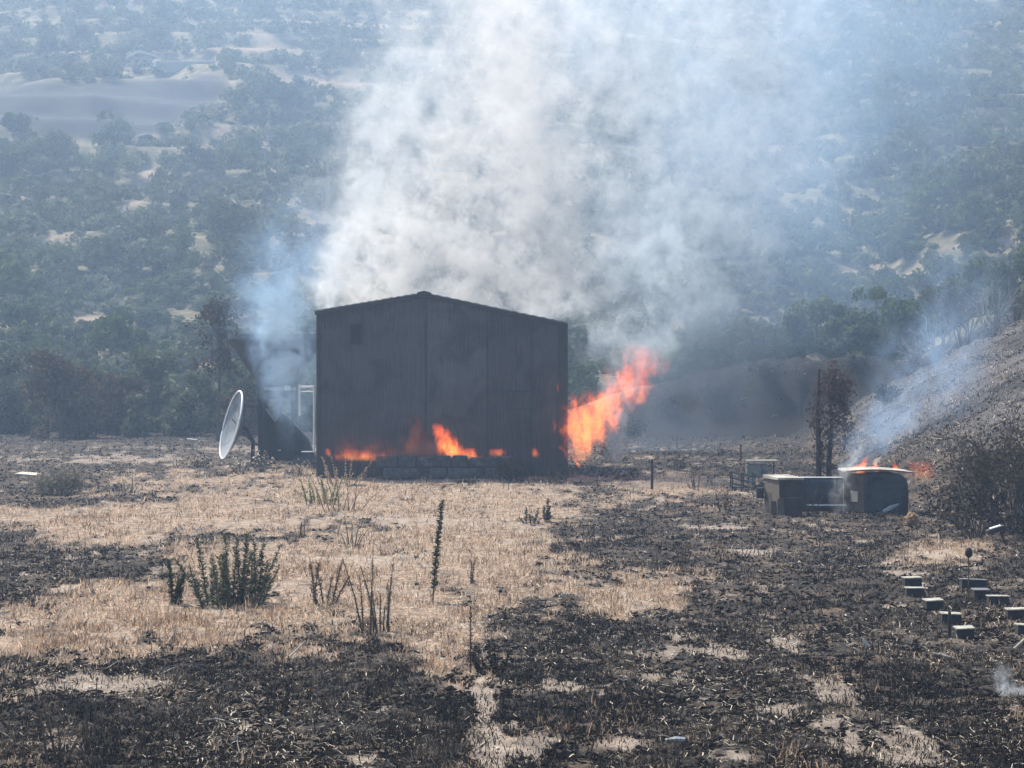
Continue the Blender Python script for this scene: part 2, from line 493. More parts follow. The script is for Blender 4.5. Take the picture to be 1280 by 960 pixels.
def sample_px(n, py0=540, py1=1060, x0=-0.31, x1=0.34):
    py = rng.uniform(py0, py1, n)
    Y = F * EYE / (py - HORIZON)
    X = rng.uniform(x0, x1, n) * Y
    return X, Y

def blades(name, X, Y, h, w, lean, mat, label, tint, curl=0.35, lift=0.0, upright=True):
    n = len(X)
    Z = height(X, Y) + lift
    base = np.stack([X, Y, Z], -1)
    az = rng.uniform(0, 2 * math.pi, n)
    ln = np.abs(rng.normal(0, lean, n)) if upright else rng.uniform(1.1, 1.65, n)
    d = np.stack([np.sin(ln) * np.cos(az), np.sin(ln) * np.sin(az), np.cos(ln)], -1)
    az2 = az + rng.normal(0, 0.8, n)
    ln2 = ln + curl * rng.uniform(0.3, 2.0, n)
    d2 = np.stack([np.sin(ln2) * np.cos(az2), np.sin(ln2) * np.sin(az2), np.cos(ln2)], -1)
    a = rng.uniform(0, 2 * math.pi, n)
    side = np.stack([np.cos(a), 0.3 * np.sin(a), 0.35 * np.sin(a * 3)], -1) * w[:, None] * 0.5
    mid = base + d * (h * 0.55)[:, None]
    tip = mid + d2 * (h * 0.5)[:, None]
    V = np.stack([base - side, base + side, mid + side * 0.8, mid - side * 0.8, tip], 1).reshape(-1, 3)
    k = np.arange(n)[:, None] * 5
    Fq = np.concatenate([k + np.array([[0, 1, 2]]), k + np.array([[0, 2, 3]]), k + np.array([[3, 2, 4]])], 0)
    me = fast_mesh(name, V, Fq, {'tint': np.repeat(tint, 5)})
    o = link_mesh(name, me, mat)
    tag(o, label, kind='stuff')
    return o

def lumps(name, X, Y, s, mat, label, tint, flat=0.6):
    n = len(X)
    Z = height(X, Y) + s * 0.12
    c = np.stack([X, Y, Z], -1)
    oct_ = np.array([[1, 0, 0], [0, 1, 0], [-1, 0, 0], [0, -1, 0], [0, 0, 1.0], [0, 0, -1.0]])
    off = oct_[None] * rng.uniform(0.5, 1.2, (n, 6, 1)) + rng.normal(0, 0.22, (n, 6, 3))
    off[:, :, 2] *= flat
    a = rng.uniform(0, 6.28, n)
    R = np.zeros((n, 3, 3)); R[:, 0, 0] = np.cos(a); R[:, 0, 1] = -np.sin(a); R[:, 1, 0] = np.sin(a); R[:, 1, 1] = np.cos(a); R[:, 2, 2] = 1
    off = np.einsum('nij,nkj->nki', R, off)
    V = (c[:, None] + off * s[:, None, None]).reshape(-1, 3)
    f = np.array([[0, 1, 4], [1, 2, 4], [2, 3, 4], [3, 0, 4], [1, 0, 5], [2, 1, 5], [3, 2, 5], [0, 3, 5]])
    Fc = (np.arange(n)[:, None, None] * 6 + f[None]).reshape(-1, 3)
    me = fast_mesh(name, V, Fc, {'tint': np.repeat(tint, 6)})
    o = link_mesh(name, me, mat)
    tag(o, label, kind='stuff')

def field_scatter():
    X, Y = sample_px(800000)
    st, ba, _, _ = masks(X, Y)
    dens = np.clip(0.35 + 2.2 * (fbm(X / 0.9, Y / 1.8, 4, 301) - 0.42), 0.05, 1)
    r = rng.random(len(X))
    # standing and flattened straw
    k = (rng.random(len(X)) < st ** 1.3) & (rng.random(len(X)) > ba * 0.85) & (r < dens * 0.70)
    x, y = X[k], Y[k]; n = len(x)
    h = rng.uniform(0.06, 0.24, n) * (0.3 + 1.5 * fbm(x / 0.9, y / 1.1, 3, 305) ** 1.4); w = 0.010 + 0.00022 * y + rng.uniform(0, 0.006, n)
    blades('dry_grass', x, y, h, w, 1.0, M['straw'], 'trampled straw coloured dry grass of the unburnt patch', np.clip(rng.normal(0.42, 0.24, n) + 0.9 * (fbm(x / 0.7, y / 1.2, 3, 307) - 0.5), 0, 1))
    # charred stubble and crust
    k = (rng.random(len(X)) < (1 - st) ** 1.5 * 0.90 + 0.06) & (rng.random(len(X)) > ba * 0.9) & (r < dens * 1.0)
    x, y = X[k], Y[k]; n = len(x)
    h = rng.uniform(0.04, 0.17, n); w = 0.006 + 0.00020 * y + rng.uniform(0, 0.008, n)
    ti = np.clip(np.abs(rng.normal(0, 0.36, n)) + 0.6 * smooth(0.48, 0.62, fbm(x / 0.9, y / 1.6, 4, 311)) * rng.random(n), 0, 1)
    blades('burnt_stubble', x, y, h, w, 1.25, M['char'], 'charred black stubble and ash crust', ti, 0.6)
    X, Y = sample_px(120000)
    st, ba, _, _ = masks(X, Y)
    k = (st < 0.5) & (ba < 0.5)
    x, y = X[k], Y[k]; n = len(x)
    lumps('charred_clods', x, y, rng.uniform(0.012, 0.05, n) * (1 + y / 130), M['char'], 'small charred clods of earth and ash', np.abs(rng.normal(0, 0.22, n)))
    # pale stalks, husks and chips
    X, Y = sample_px(85000)
    st, ba, _, _ = masks(X, Y)
    cl = smooth(0.42, 0.62, fbm(X / 3, Y / 5, 3, 321))
    k = rng.random(len(X)) < (0.15 + 0.85 * cl) * (0.45 + 0.55 * st)
    x, y = X[k], Y[k]; n = len(x)
    blades('pale_stalks', x, y, rng.uniform(0.04, 0.30, n) ** 1.15, rng.uniform(0.007, 0.018, n) + 0.00016 * y, 0.6, M['pale_bits'], 'bleached stalks and husks lying over the ash', rng.beta(1.2, 2.5, n), 0.5, 0.03, False)
    X, Y = sample_px(9000)
    st, ba, _, _ = masks(X, Y)
    px, py = proj(X, Y, 0 * X)
    hot = smooth(0.0, 0.6, blobs(px, py, [(120, 780, 240, 110, -10), (100, 690, 160, 60, 0), (430, 610, 330, 30, 0), (1200, 720, 180, 70, 0)]))
    k = rng.random(len(X)) < 0.14 + 0.55 * hot
    x, y = X[k], Y[k]; n = len(x)
    lumps('pale_chips', x, y, rng.uniform(0.012, 0.042, n) * (0.7 + y / 120), M['pale_bits'], 'pale stones, snail shells and husks strewn on the ground', 0.5 + 0.5 * rng.random(n), 0.7)
field_scatter()

def slope_scatter():
    # broken stalks and pale debris on the burnt slope at the right and the bank
    n = 56000
    Y = rng.uniform(56, 175, n); X = Y * rng.uniform(0.06, 0.34, n)
    Z = height(X, Y)
    k = (Z > 0.7)
    X, Y = X[k], Y[k]; n = len(X)
    onb = (Y > 140) & (Z[k] < 7)
    ti = np.clip(np.abs(rng.normal(0.38, 0.40, n)), 0, 1) * np.where(onb, 0.08, 1.0)
    blades('slope_stubble', X, Y, rng.uniform(0.08, 0.35, n), rng.uniform(0.015, 0.035, n), 1.1, M['char'], 'charred brush stubble on the slope at the right', ti, 0.6)
    k = rng.random(n) < 0.30
    x, y = X[k], Y[k]; m = len(x)
    k2 = ~onb[k] | (rng.random(m) < 0.08)
    x, y = x[k2], y[k2]; m = len(x)
    blades('slope_twigs', x, y, rng.uniform(0.2, 0.7, m), rng.uniform(0.02, 0.045, m), 0.6, M['pale_bits'], 'ash-pale twigs lying on the burnt slope', rng.random(m) * 0.5, 0.5, 0.05, False)
slope_scatter()

# ------------------------------------------------------------------ foliage builders
def leaf_quads(r, centers, radii, n, size, squash=0.8, shell=0.45, aspect=1.0):
    """n leaf clumps (kites) spread through lobes; returns verts, faces, tints"""
    centers = np.asarray(centers, float); radii = np.asarray(radii, float)
    p = radii ** 2 / np.sum(radii ** 2)
    li = r.choice(len(radii), n, p=p)
    d = r.normal(size=(n, 3)); d /= np.linalg.norm(d, axis=1)[:, None]
    rad = radii[li] * (shell + (1 - shell) * r.random(n) ** 0.6) * (1 + 0.22 * r.normal(size=n))
    off = d * rad[:, None]; off[:, 2] *= squash
    c = centers[li] + off
    a = r.normal(size=(n, 3)); a /= np.linalg.norm(a, axis=1)[:, None]
    b = np.cross(a, d + 0.3 * r.normal(size=(n, 3))); b /= np.linalg.norm(b, axis=1)[:, None] + 1e-9
    s = size * r.uniform(0.5, 1.4, n)
    a *= (s * 0.55 * aspect)[:, None]; b *= (s * 0.4)[:, None]
    V = np.stack([c - a, c + b, c + a, c - b], 1).reshape(-1, 3)
    Fc = np.arange(n * 4).reshape(-1, 4)
    lobe_t = r.uniform(-0.18, 0.18, len(radii))
    t = np.clip(0.45 + lobe_t[li] + 0.16 * r.normal(size=n), 0, 1)
    return V, Fc, np.repeat(t, 4)

def lobes_for(r, w, h, z0, k, fill=0.55):
    c = []; rad = []
    for i in range(k):
        a = r.uniform(0, 6.283); q = r.random() ** 0.6 * 0.5
        zz = r.uniform(0.12, 0.92)
        prof = math.sin(math.pi * min(0.97, 0.18 + 0.75 * zz)) ** 0.6
        c.append((math.cos(a) * q * w * prof, math.sin(a) * q * w * prof, z0 + zz * (h - z0) * 0.9))
        rad.append(min(w, h) * 0.5 * fill * r.uniform(0.55, 1.05))
    return c, rad

def tree(name, x, y, h, w, leafm, label, cat, group=None, n=900, leaf=0.35, z0=0.25, k=12, seed=1, trunk_r=None, barkm=None, sink=0.1, limbs=5, fill=0.55, lean=0.0, kind=None, twigs=0):
    r = np.random.default_rng(seed)
    z = zat(x, y) - sink
    root = empty(name, (x, y, z), r.uniform(0, 6.28))
    tag(root, label, cat, group, kind)
    c, rad = lobes_for(r, w, h, h * z0, k, fill)
    c = [(cx + lean * cz, cy2, cz) for cx, cy2, cz in c]
    V, Fc, ti = leaf_quads(r, c, rad, n, leaf)
    crown = link_mesh('crown', fast_mesh('crown', V, Fc, {'tint': ti}), leafm, root)
    mb = MB(); tr = trunk_r or 0.035 * h
    top = Vector((lean * h * 0.6 + r.uniform(-0.1, 0.1) * w, r.uniform(-0.1, 0.1) * w, h * 0.62))
    m1 = top * 0.5 + Vector((r.uniform(-0.06, 0.06) * h, 0, 0))
    mb.tube([(0, 0, 0), m1, top], [tr, tr * 0.75, tr * 0.4], 7)
    for i in range(limbs):
        q = Vector(c[int(r.integers(len(c)))])
        s = m1.lerp(top, r.uniform(0, 0.8))
        mid = s.lerp(q, 0.5) + Vector((0, 0, 0.05 * h))
        mb.tube([s, mid, q], [tr * 0.4, tr * 0.28, tr * 0.1], 5)
        for _ in range(twigs):
            e = q + Vector(r.normal(size=3)) * w * 0.22
            mb.tube([q.lerp(mid, 0.4), (q + e) / 2 + Vector((0, 0, 0.03 * h)), e], [tr * 0.14, tr * 0.1, tr * 0.05], 4)
    mb.build('trunk', barkm or M['bark'], root)
    return root

# ------------------------------------------------------------------ the mountain side: scrub trees
def hill_positions():
    r = np.random.default_rng(99)
    out = []
    Y = 158.0
    while Y < 1150:
        sp = 2.45 + (Y - 170) * 0.0019
        half = 0.30 * Y
        n = int(2 * half / sp)
        xs = -half + (np.arange(n) + r.uniform(-0.45, 0.45, n)) * sp
        ys = Y + r.uniform(-0.5, 0.5, n) * sp
        out.append(np.stack([xs, ys], -1))
        Y += sp * 1.05
    P = np.concatenate(out)
    Z = height(P[:, 0], P[:, 1])
    st, ba, hb, qu = masks(P[:, 0], P[:, 1], Z)
    dens = fbm(P[:, 0] / 22, P[:, 1] / 30, 3, 401)
    keep = (hb < 0.35) & (qu < 0.25) & (r.random(len(P)) < 0.80 + 1.2 * (dens - 0.35)) & ((Z > 0.8) | (P[:, 0] / P[:, 1] < 0.0)) & ((P[:, 1] > 178) | (P[:, 0] / P[:, 1] < 0.01))
    px, py = proj(P[:, 0], P[:, 1], Z)
    keep &= (py > -60)
    # kept clear: the house and its wall, the bright shelter, in front of them
    for hx, hy, wx, wy in ((178, 80, 26, 9), (232, 78, 44, 9), (184, 178, 16, 7), (212, 205, 60, 6), (1215, 260, 70, 2.5)):
        sl = -0.45 if hx in (212, 1215) else 0.0
        keep &= ~((np.abs(px - hx) < wx) & (np.abs(py - hy - sl * (px - hx)) < wy))
    P = P[keep]; Z = Z[keep]; px = px[keep]; py = py[keep]
    # drop what stands behind a nearer ridge
    vis = np.ones(len(P), bool)
    for f in np.linspace(0.25, 0.985, 40):
        zz = height(P[:, 0] * f, P[:, 1] * f)
        line = EYE + (Z + 3.0 - EYE) * f
        vis &= zz < line + 0.3
    return P[vis], Z[vis], px[vis], py[vis]

def hill_scrub():
    r = np.random.default_rng(5)
    P, Z, px, py = hill_positions()
    size = np.clip(r.lognormal(-0.05, 0.42, len(P)), 0.4, 2.3) * (1.95 + 1.1 * fbm(P[:, 0] / 30, P[:, 1] / 40, 2, 411))
    app = size / P[:, 1]
    inpic = (px > -10) & (px < 1290) & (py > -5)
    # hidden behind the barn or the thick of the smoke: leave to the mass
    hid = (px > 410) & (px < 700) & (py > 395)
    order = np.argsort(-(app * (inpic & ~hid)))
    single = order[:300]
    protos = []
    for i in range(6):
        c, rad = lobes_for(r, 1.0, 0.86, 0.02, 7, 0.62)
        V, Fc, ti = leaf_quads(r, c, rad, 420, 0.12, 0.85, 0.5)
        mb = MB(); mb.tube([(0, 0, -0.15), (0.02, 0, 0.2), (0.0, 0.03, 0.5)], [0.045, 0.035, 0.02], 5)
        me = fast_mesh('scrub_tree', V, Fc, {'tint': ti})
        protos.append((me, mb))
    mats = [M['olive_leaf'], M['green_leaf'], M['grey_green']]
    variants = {}
    first = None
    def lab(pxx, pyy):
        if pxx < 200: return 'round grey-green scrub tree on the hazy lower hillside at the far left', 'scrub trees on the far left hillside'
        if pxx < 440: return 'round olive-green scrub tree on the lower hillside behind the dish and the treeline', 'scrub trees on the hillside behind the dish'
        if pxx < 960: return 'hazy scrub tree on the slope seen through the grey smoke', 'scrub trees seen through the smoke'
        return 'leafy green scrub tree on the ridge above the burnt bank', 'scrub trees on the right hand ridge'
    for j, i in enumerate(single):
        me, mb = protos[j % 6]
        mi = int(r.choice(3, p=[0.5, 0.3, 0.2])) if px[i] < 900 else int(r.choice(3, p=[0.3, 0.6, 0.1]))
        key = (j % 6, mi)
        if key not in variants:
            m2 = me.copy(); m2.materials.clear(); m2.materials.append(mats[mi])
            variants[key] = m2
        o = bpy.data.objects.new('scrub_tree', variants[key]); COL.objects.link(o)
        o.location = (P[i, 0], P[i, 1], Z[i] - 0.1)
        s = size[i]
        o.scale = (s * r.uniform(0.9, 1.25), s, s * r.uniform(0.8, 1.15)); o.rotation_euler = (0, 0, r.uniform(0, 6.28))
        l, g = lab(px[i], py[i])
        tag(o, l, 'tree', g)
    # the rest read as one mass
    rest = np.setdiff1d(np.arange(len(P)), single)
    for mi, nm in ((0, 'olive'), (1, 'green'), (2, 'grey')):
        sel = rest[(np.arange(len(rest)) * 7 + np.arange(len(rest)) // 11) % 3 == mi]
        Vs, Fs, Ts = [], [], []; base = 0
        for i in sel:
            nl = int(np.clip(90 * (400 / P[i, 1]) ** 1.2, 40, 200))
            c = r.normal(0, 0.17, (5, 3)); c[:, 2] = np.abs(c[:, 2]) + 0.25; rad = r.uniform(0.22, 0.36, 5)
            V, Fc, ti = leaf_quads(r, c, rad, nl, 0.20 if P[i, 1] < 500 else 0.26, 0.85, 0.6)
            s = size[i]
            V = V * np.array([s * r.uniform(0.9, 1.3), s, s * r.uniform(0.75, 1.15)]) + np.array([P[i, 0], P[i, 1], Z[i] - 0.1])
            Vs.append(V); Fs.append(Fc + base); base += len(V); Ts.append(np.clip(ti + r.uniform(-0.22, 0.22), 0, 1))
        me = fast_mesh('hillside_scrub', np.concatenate(Vs), np.concatenate(Fs), {'tint': np.concatenate(Ts)})
        o = link_mesh('hillside_scrub', me, mats[mi])
        tag(o, 'far-off scrub covering the mountainside, %s coloured part of the mass' % nm, kind='stuff')
    print('hill trees', len(P))
hill_scrub()

# ------------------------------------------------------------------ treeline and bank trees
def px_tree(name, px, base_y, top_y, wpx, Y, leafm, label, cat='tree', **kw):
    x = (px - 640) / F * Y
    s = Y / F
    z = zat(x, Y)
    top = EYE - (top_y - HORIZON) * s
    return tree(name, x, Y, max(0.6, top - z), wpx * s, leafm, label, cat, **kw)

px_tree('bushy_tree', 80, 545, 412, 105, 146, M['singed_leaf'], 'broad brownish bushy tree at the left edge of the field', n=4200, leaf=0.28, z0=-0.10, k=30, seed=11, fill=0.42, limbs=9)
px_tree('dying_tree', 272, 545, 350, 62, 140, M['singed_leaf'], 'tall thin leaning tree with sparse brown leaves behind the white dish', n=1050, leaf=0.24, z0=0.36, k=40, seed=12, trunk_r=0.13, fill=0.55, limbs=16, lean=0.02, twigs=3)
LINE = [(8, 430, 70, 156, 'grey_green', 'grey-green tree cut by the left edge of the photo at the field edge'),
        (-30, 420, 80, 158, 'olive_leaf', 'olive tree beyond the left edge of the photo at the field edge'),
        (150, 455, 62, 152, 'singed_leaf', 'low brownish tree just right of the broad bushy tree at the far left'),
        (190, 418, 70, 160, 'olive_leaf', 'dark olive tree behind the gap between the two brown trees on the left'),
        (225, 470, 55, 149, 'grey_green', 'low grey-green bush at the field edge left of the white dish'),
        (118, 440, 50, 158, 'grey_green', 'grey-green tree peeping over the right shoulder of the broad bushy tree'),
        (300, 430, 66, 158, 'olive_leaf', 'olive tree behind the dark funnel-shaped tank'),
        (300, 480, 50, 150, 'singed_leaf', 'brownish bush right behind the white dish'),
        (350, 400, 70, 168, 'green_leaf', 'green tree in the blue smoke left of the barn'),
        (246, 452, 48, 156, 'olive_leaf', 'dark olive tree behind the bare trunk of the thin leaning tree'),
        (172, 485, 40, 148, 'grey_green', 'small grey-green bush at the foot of the treeline on the left'),
        (45, 470, 50, 160, 'olive_leaf', 'olive bush behind the left flank of the broad bushy tree')]
for i, (px, ty, w, Y, m, lab) in enumerate(LINE):
    px_tree('field_edge_tree', px, 545, ty, w, Y, M[m], lab, group='trees along the far left edge of the field', n=2400, leaf=0.30, z0=-0.12, k=20, seed=40 + i, fill=0.5, limbs=6)
BANK = [(985, 388, 62, 172, 'olive_leaf', 'dark olive tree at the left end of the bank, half in smoke'),
        (1020, 362, 66, 178, 'green_leaf', 'green tree on the bank above the two charred trunks'),
        (1052, 372, 60, 171, 'olive_leaf', 'forked olive tree on the crest of the burnt bank'),
        (1092, 352, 74, 180, 'green_leaf', 'broad green tree in the middle of the bank crest'),
        (1085, 405, 44, 169, 'olive_leaf', 'low dark tree in front of the broad green tree on the bank'),
        (1130, 372, 60, 174, 'green_leaf', 'green tree on the bank left of the bare grey shrubs'),
        (1165, 350, 66, 184, 'grey_green', 'grey-green tree behind the bare grey shrubs'),
        (1215, 322, 80, 190, 'green_leaf', 'green tree behind the crest of the burnt slope'),
        (1262, 318, 70, 186, 'olive_leaf', 'olive tree at the right edge behind the burnt slope'),
        (1310, 300, 80, 188, 'olive_leaf', 'olive tree beyond the right edge of the photo'),
        (945, 400, 60, 176, 'grey_green', 'grey-green tree dim in the smoke left of the bank trees'),
        (900, 410, 60, 182, 'grey_green', 'dim tree in the thick smoke right of the flames')]
for i, (px, ty, w, Y, m, lab) in enumerate(BANK):
    px_tree('bank_tree', px, 450, ty, w, Y, M[m], lab, group='trees on the burnt bank', n=1700, leaf=0.34, z0=0.16, k=13, seed=70 + i, fill=0.48, limbs=7, barkm=M['bark'])

def bare_shrub(name, x, y, h, w, label, seed, group=None, mat=None, stems=9, rr=0.03, tip=None, z=None, leafm=None, nleaf=0, leaf=0.08, cat='shrub', depth=3):
    """many stemmed shrub of forking twigs, with or without a few leaves"""
    r = np.random.default_rng(seed)
    z = zat(x, y) - 0.05 if z is None else z
    root = empty(name, (x, y, z)); tag(root, label, cat, group)
    mb = MB(); tips = []
    def grow(p, d, L, rad, k):
        q = p + d * L
        m_ = p.lerp(q, 0.5) + Vector(r.normal(size=3)) * L * 0.07
        mb.tube([p, m_, q], [rad, rad * 0.8, rad * 0.6], 4, cap=False)
        tips.append(q)
        if k > 0:
            for _ in range(int(r.integers(2, 4))):
                nd = (d + Vector(r.normal(size=3)) * 0.42 + Vector((0, 0, 0.08))).normalized()
                grow(p.lerp(q, r.uniform(0.55, 1.0)), nd, L * r.uniform(0.5, 0.8), rad * 0.6, k - 1)
    for i in range(stems):
        a = r.uniform(0, 6.283); t = r.uniform(0, 0.9)
        d = Vector((math.cos(a) * t * w / h, math.sin(a) * t * w / h, 1)).normalized()
        grow(Vector((math.cos(a) * 0.06 * w, math.sin(a) * 0.06 * w, 0)), d, h * r.uniform(0.32, 0.48), rr, depth)
    mb.build('stem', mat or M['bark'], root)
    if leafm is not None:
        T = np.array([tuple(t) for t in tips]); idx = r.integers(0, len(T), nleaf)
        c = T[idx] + r.normal(0, leaf * 1.4, (nleaf, 3))
        c[:, 2] = np.maximum(c[:, 2], 0.02)
        a = r.normal(size=(nleaf, 3)); a /= np.linalg.norm(a, axis=1)[:, None]
        b = np.cross(a, r.normal(size=(nleaf, 3))); b /= np.linalg.norm(b, axis=1)[:, None]
        s = leaf * r.uniform(0.5, 1.4, nleaf)
        V = np.stack([c - a * s[:, None] * 0.6, c + b * s[:, None] * 0.3, c + a * s[:, None] * 0.6, c - b * s[:, None] * 0.3], 1).reshape(-1, 3)
        link_mesh('foliage', fast_mesh('foliage', V, np.arange(nleaf * 4).reshape(-1, 4), {'tint': np.repeat(r.beta(2, 3, nleaf), 4)}), leafm, root)
    return root

M['ash_twig'] = plain('ash_twig', (0.13, 0.12, 0.11), (0.30, 0.28, 0.26), 5)
M['brown_twig'] = plain('brown_twig', (0.04, 0.032, 0.026), (0.14, 0.105, 0.08), 5)
SHR = [(1175, 395, 1, 150, 4.2, 3.4, 'bare ash-grey shrub on the bank beside the rising wisp of smoke'),
       (1205, 380, 1, 146, 4.6, 3.6, 'tallest bare grey shrub at the top of the burnt slope'),
       (1238, 372, 1, 143, 4.2, 3.2, 'bare dark shrub with forked stems near the crest of the burnt slope'),
       (1268, 360, 1, 150, 4.0, 3.0, 'bare shrub at the right edge on the crest of the burnt slope'),
       (1148, 405, 1, 160, 3.2, 2.8, 'small bare grey shrub at the left of the bare shrubs on the bank')]
for i, (px, ty, _, Y, h, w, lab) in enumerate(SHR):
    bare_shrub('bare_shrub', (px - 640) / F * Y, Y, h, w, lab, 200 + i, 'bare burnt shrubs at the top of the slope', M['brown_twig'] if i % 2 else M['ash_twig'], 8, 0.06, depth=3)

# large dry bush at the right edge
bare_shrub('dry_bush', 14.6, 66.5, 3.6, 3.6, 'large dry brown bush of tangled twigs at the right edge', 301, None, M['brown_twig'], 26, 0.035, leafm=M['singed_leaf'], nleaf=5200, leaf=0.10, depth=4)
bare_shrub('dry_bush', 13.0, 64.0, 1.7, 2.4, 'lower scorched part-leafless bush in front of the large dry bush', 302, None, M['brown_twig'], 16, 0.028, leafm=M['char'], nleaf=1800, leaf=0.09, depth=3)
bare_shrub('dry_bush', 15.2, 61.0, 1.9, 2.8, 'charred bush at the right edge below the large dry bush', 303, None, M['charred_wood'], 18, 0.03, leafm=M['char'], nleaf=1800, leaf=0.09, depth=3)

# two charred trunks with a curtain of dead brown leaves
def twin_tree():
    x, y, z = (1032 - 640) / F * 88, 88, 0
    z = zat(x, y) - 0.05
    root = empty('charred_tree', (x, y, z)); tag(root, 'two-trunked charred tree with dead reddish leaves behind the burning boxes', 'tree')
    r = np.random.default_rng(77)
    a = MB().tube([(-0.28, 0, 0), (-0.26, 0, 1.5), (-0.31, 0, 3.0), (-0.25, 0, 4.7)], [0.12, 0.115, 0.085, 0.04], 7)
    a.build('trunk', M['charred_wood'], root)
    b = MB().tube([(0.12, 0.1, 0), (0.15, 0.1, 1.2), (0.24, 0.1, 2.4), (0.20, 0.1, 3.6)], [0.105, 0.10, 0.07, 0.03], 7)
    b.build('trunk', M['charred_wood'], root)
    t = MB(); C = []
    for i in range(46):
        z0 = r.uniform(0.9, 4.5); s = r.choice([-0.27, 0.2])
        e = Vector((s + r.uniform(-0.1, 0.75), r.uniform(-0.4, 0.4), z0 + r.uniform(-0.1, 0.5)))
        t.tube([(s, 0.05, z0), e], [0.018, 0.006], 4); C.append(e)
    t.build('twig', M['brown_twig'], root)
    cc = [tuple(e) for e in C]
    V, Fc, ti = leaf_quads(r, cc, [0.40] * len(cc), 2600, 0.12, 1.5, 0.0)
    link_mesh('foliage', fast_mesh('foliage', V, Fc, {'tint': ti}), M['red_leaf'], root)
twin_tree()

# ------------------------------------------------------------------ barn
def corrugated(name, c1, c2, soot):
    t = NT(name); v = t.objc()
    f = t.noise(v, 1.3, 6, 0.6)
    streak = t.noise(t.mapping(v, scale=(3.0, 3.0, 0.25)), 1.2, 5, 0.6)
    col = t.ramp(t.math('ADD', t.math('MULTIPLY', f, 0.5), t.math('MULTIPLY', streak, 0.5)), [(0.35, c1), (0.65, c2)])
    sep = t.n('ShaderNodeSeparateXYZ'); t.set(sep, 0, v)
    low = t.mapr(t.math('ADD', sep.outputs[2], t.math('MULTIPLY', f, 2.4)), 2.2, 5.6, 1.0, 0.0, True)
    col = t.mix(t.math('MULTIPLY', low, 0.75), col, (*soot, 1))
    col = t.mix(t.mapr(streak, 0.58, 0.72, 0, 0.6), col, (*soot, 1))
    blot = t.noise(t.mapping(v, loc=(4, 0, 9)), 0.55, 5, 0.6, 0.6)
    col = t.mix(t.mapr(blot, 0.50, 0.62, 0, 0.85), col, (*soot, 1))
    col = t.mix(t.mapr(blot, 0.30, 0.42, 0.12, 0.0), col, (0.15, 0.14, 0.14, 1))
    t.bsdf(col, 0.55, bump=f, dist=0.01, metal=0.0, spec=0.4)
    return t.m
M['wall_sheet'] = corrugated('sooty_sheet', (0.040, 0.040, 0.043), (0.058, 0.057, 0.060), (0.022, 0.021, 0.022))
M['wall_sheet_pale'] = corrugated('sooty_sheet_pale', (0.050, 0.051, 0.055), (0.080, 0.080, 0.082), (0.022, 0.021, 0.022))
M['wall_sheet_dark'] = corrugated('sooty_sheet_dark', (0.036, 0.034, 0.036), (0.055, 0.052, 0.053), (0.018, 0.017, 0.018))
M['roof_sheet'] = plain('roof_sheet', (0.14, 0.13, 0.125), (0.26, 0.25, 0.24), 2, 0.5)
M['dark_trim'] = plain('dark_trim', (0.018, 0.018, 0.02), (0.035, 0.034, 0.036), 3, 0.6)
M['white_paint'] = plain('white_paint', (0.62, 0.63, 0.64), (0.82, 0.82, 0.81), 3, 0.5)
M['black_hole'] = plain('black_inside', (0.006, 0.006, 0.007), (0.012, 0.012, 0.012), 3)
M['concrete'] = plain('sooty_concrete', (0.04, 0.04, 0.042), (0.12, 0.118, 0.115), 5, 0.95, bump=0.02, dirt=(0.03, 0.03, 0.03))
M['concrete_dark'] = plain('blackened_concrete', (0.03, 0.03, 0.03), (0.085, 0.08, 0.078), 5, 0.95, bump=0.02)

BY = 98.0; BS = BY / F
def bx(px): return (px - 640) * BS
def bz(py): return EYE - (py - HORIZON) * BS
XL, XR, XP = bx(398), bx(707), bx(530)
ZL, ZP, ZR = bz(389), bz(367), bz(404)
def roof_z(x):
    return ZL + (ZP - ZL) * (x - XL) / (XP - XL) if x < XP else ZP + (ZR - ZP) * (x - XP) / (XR - XP)

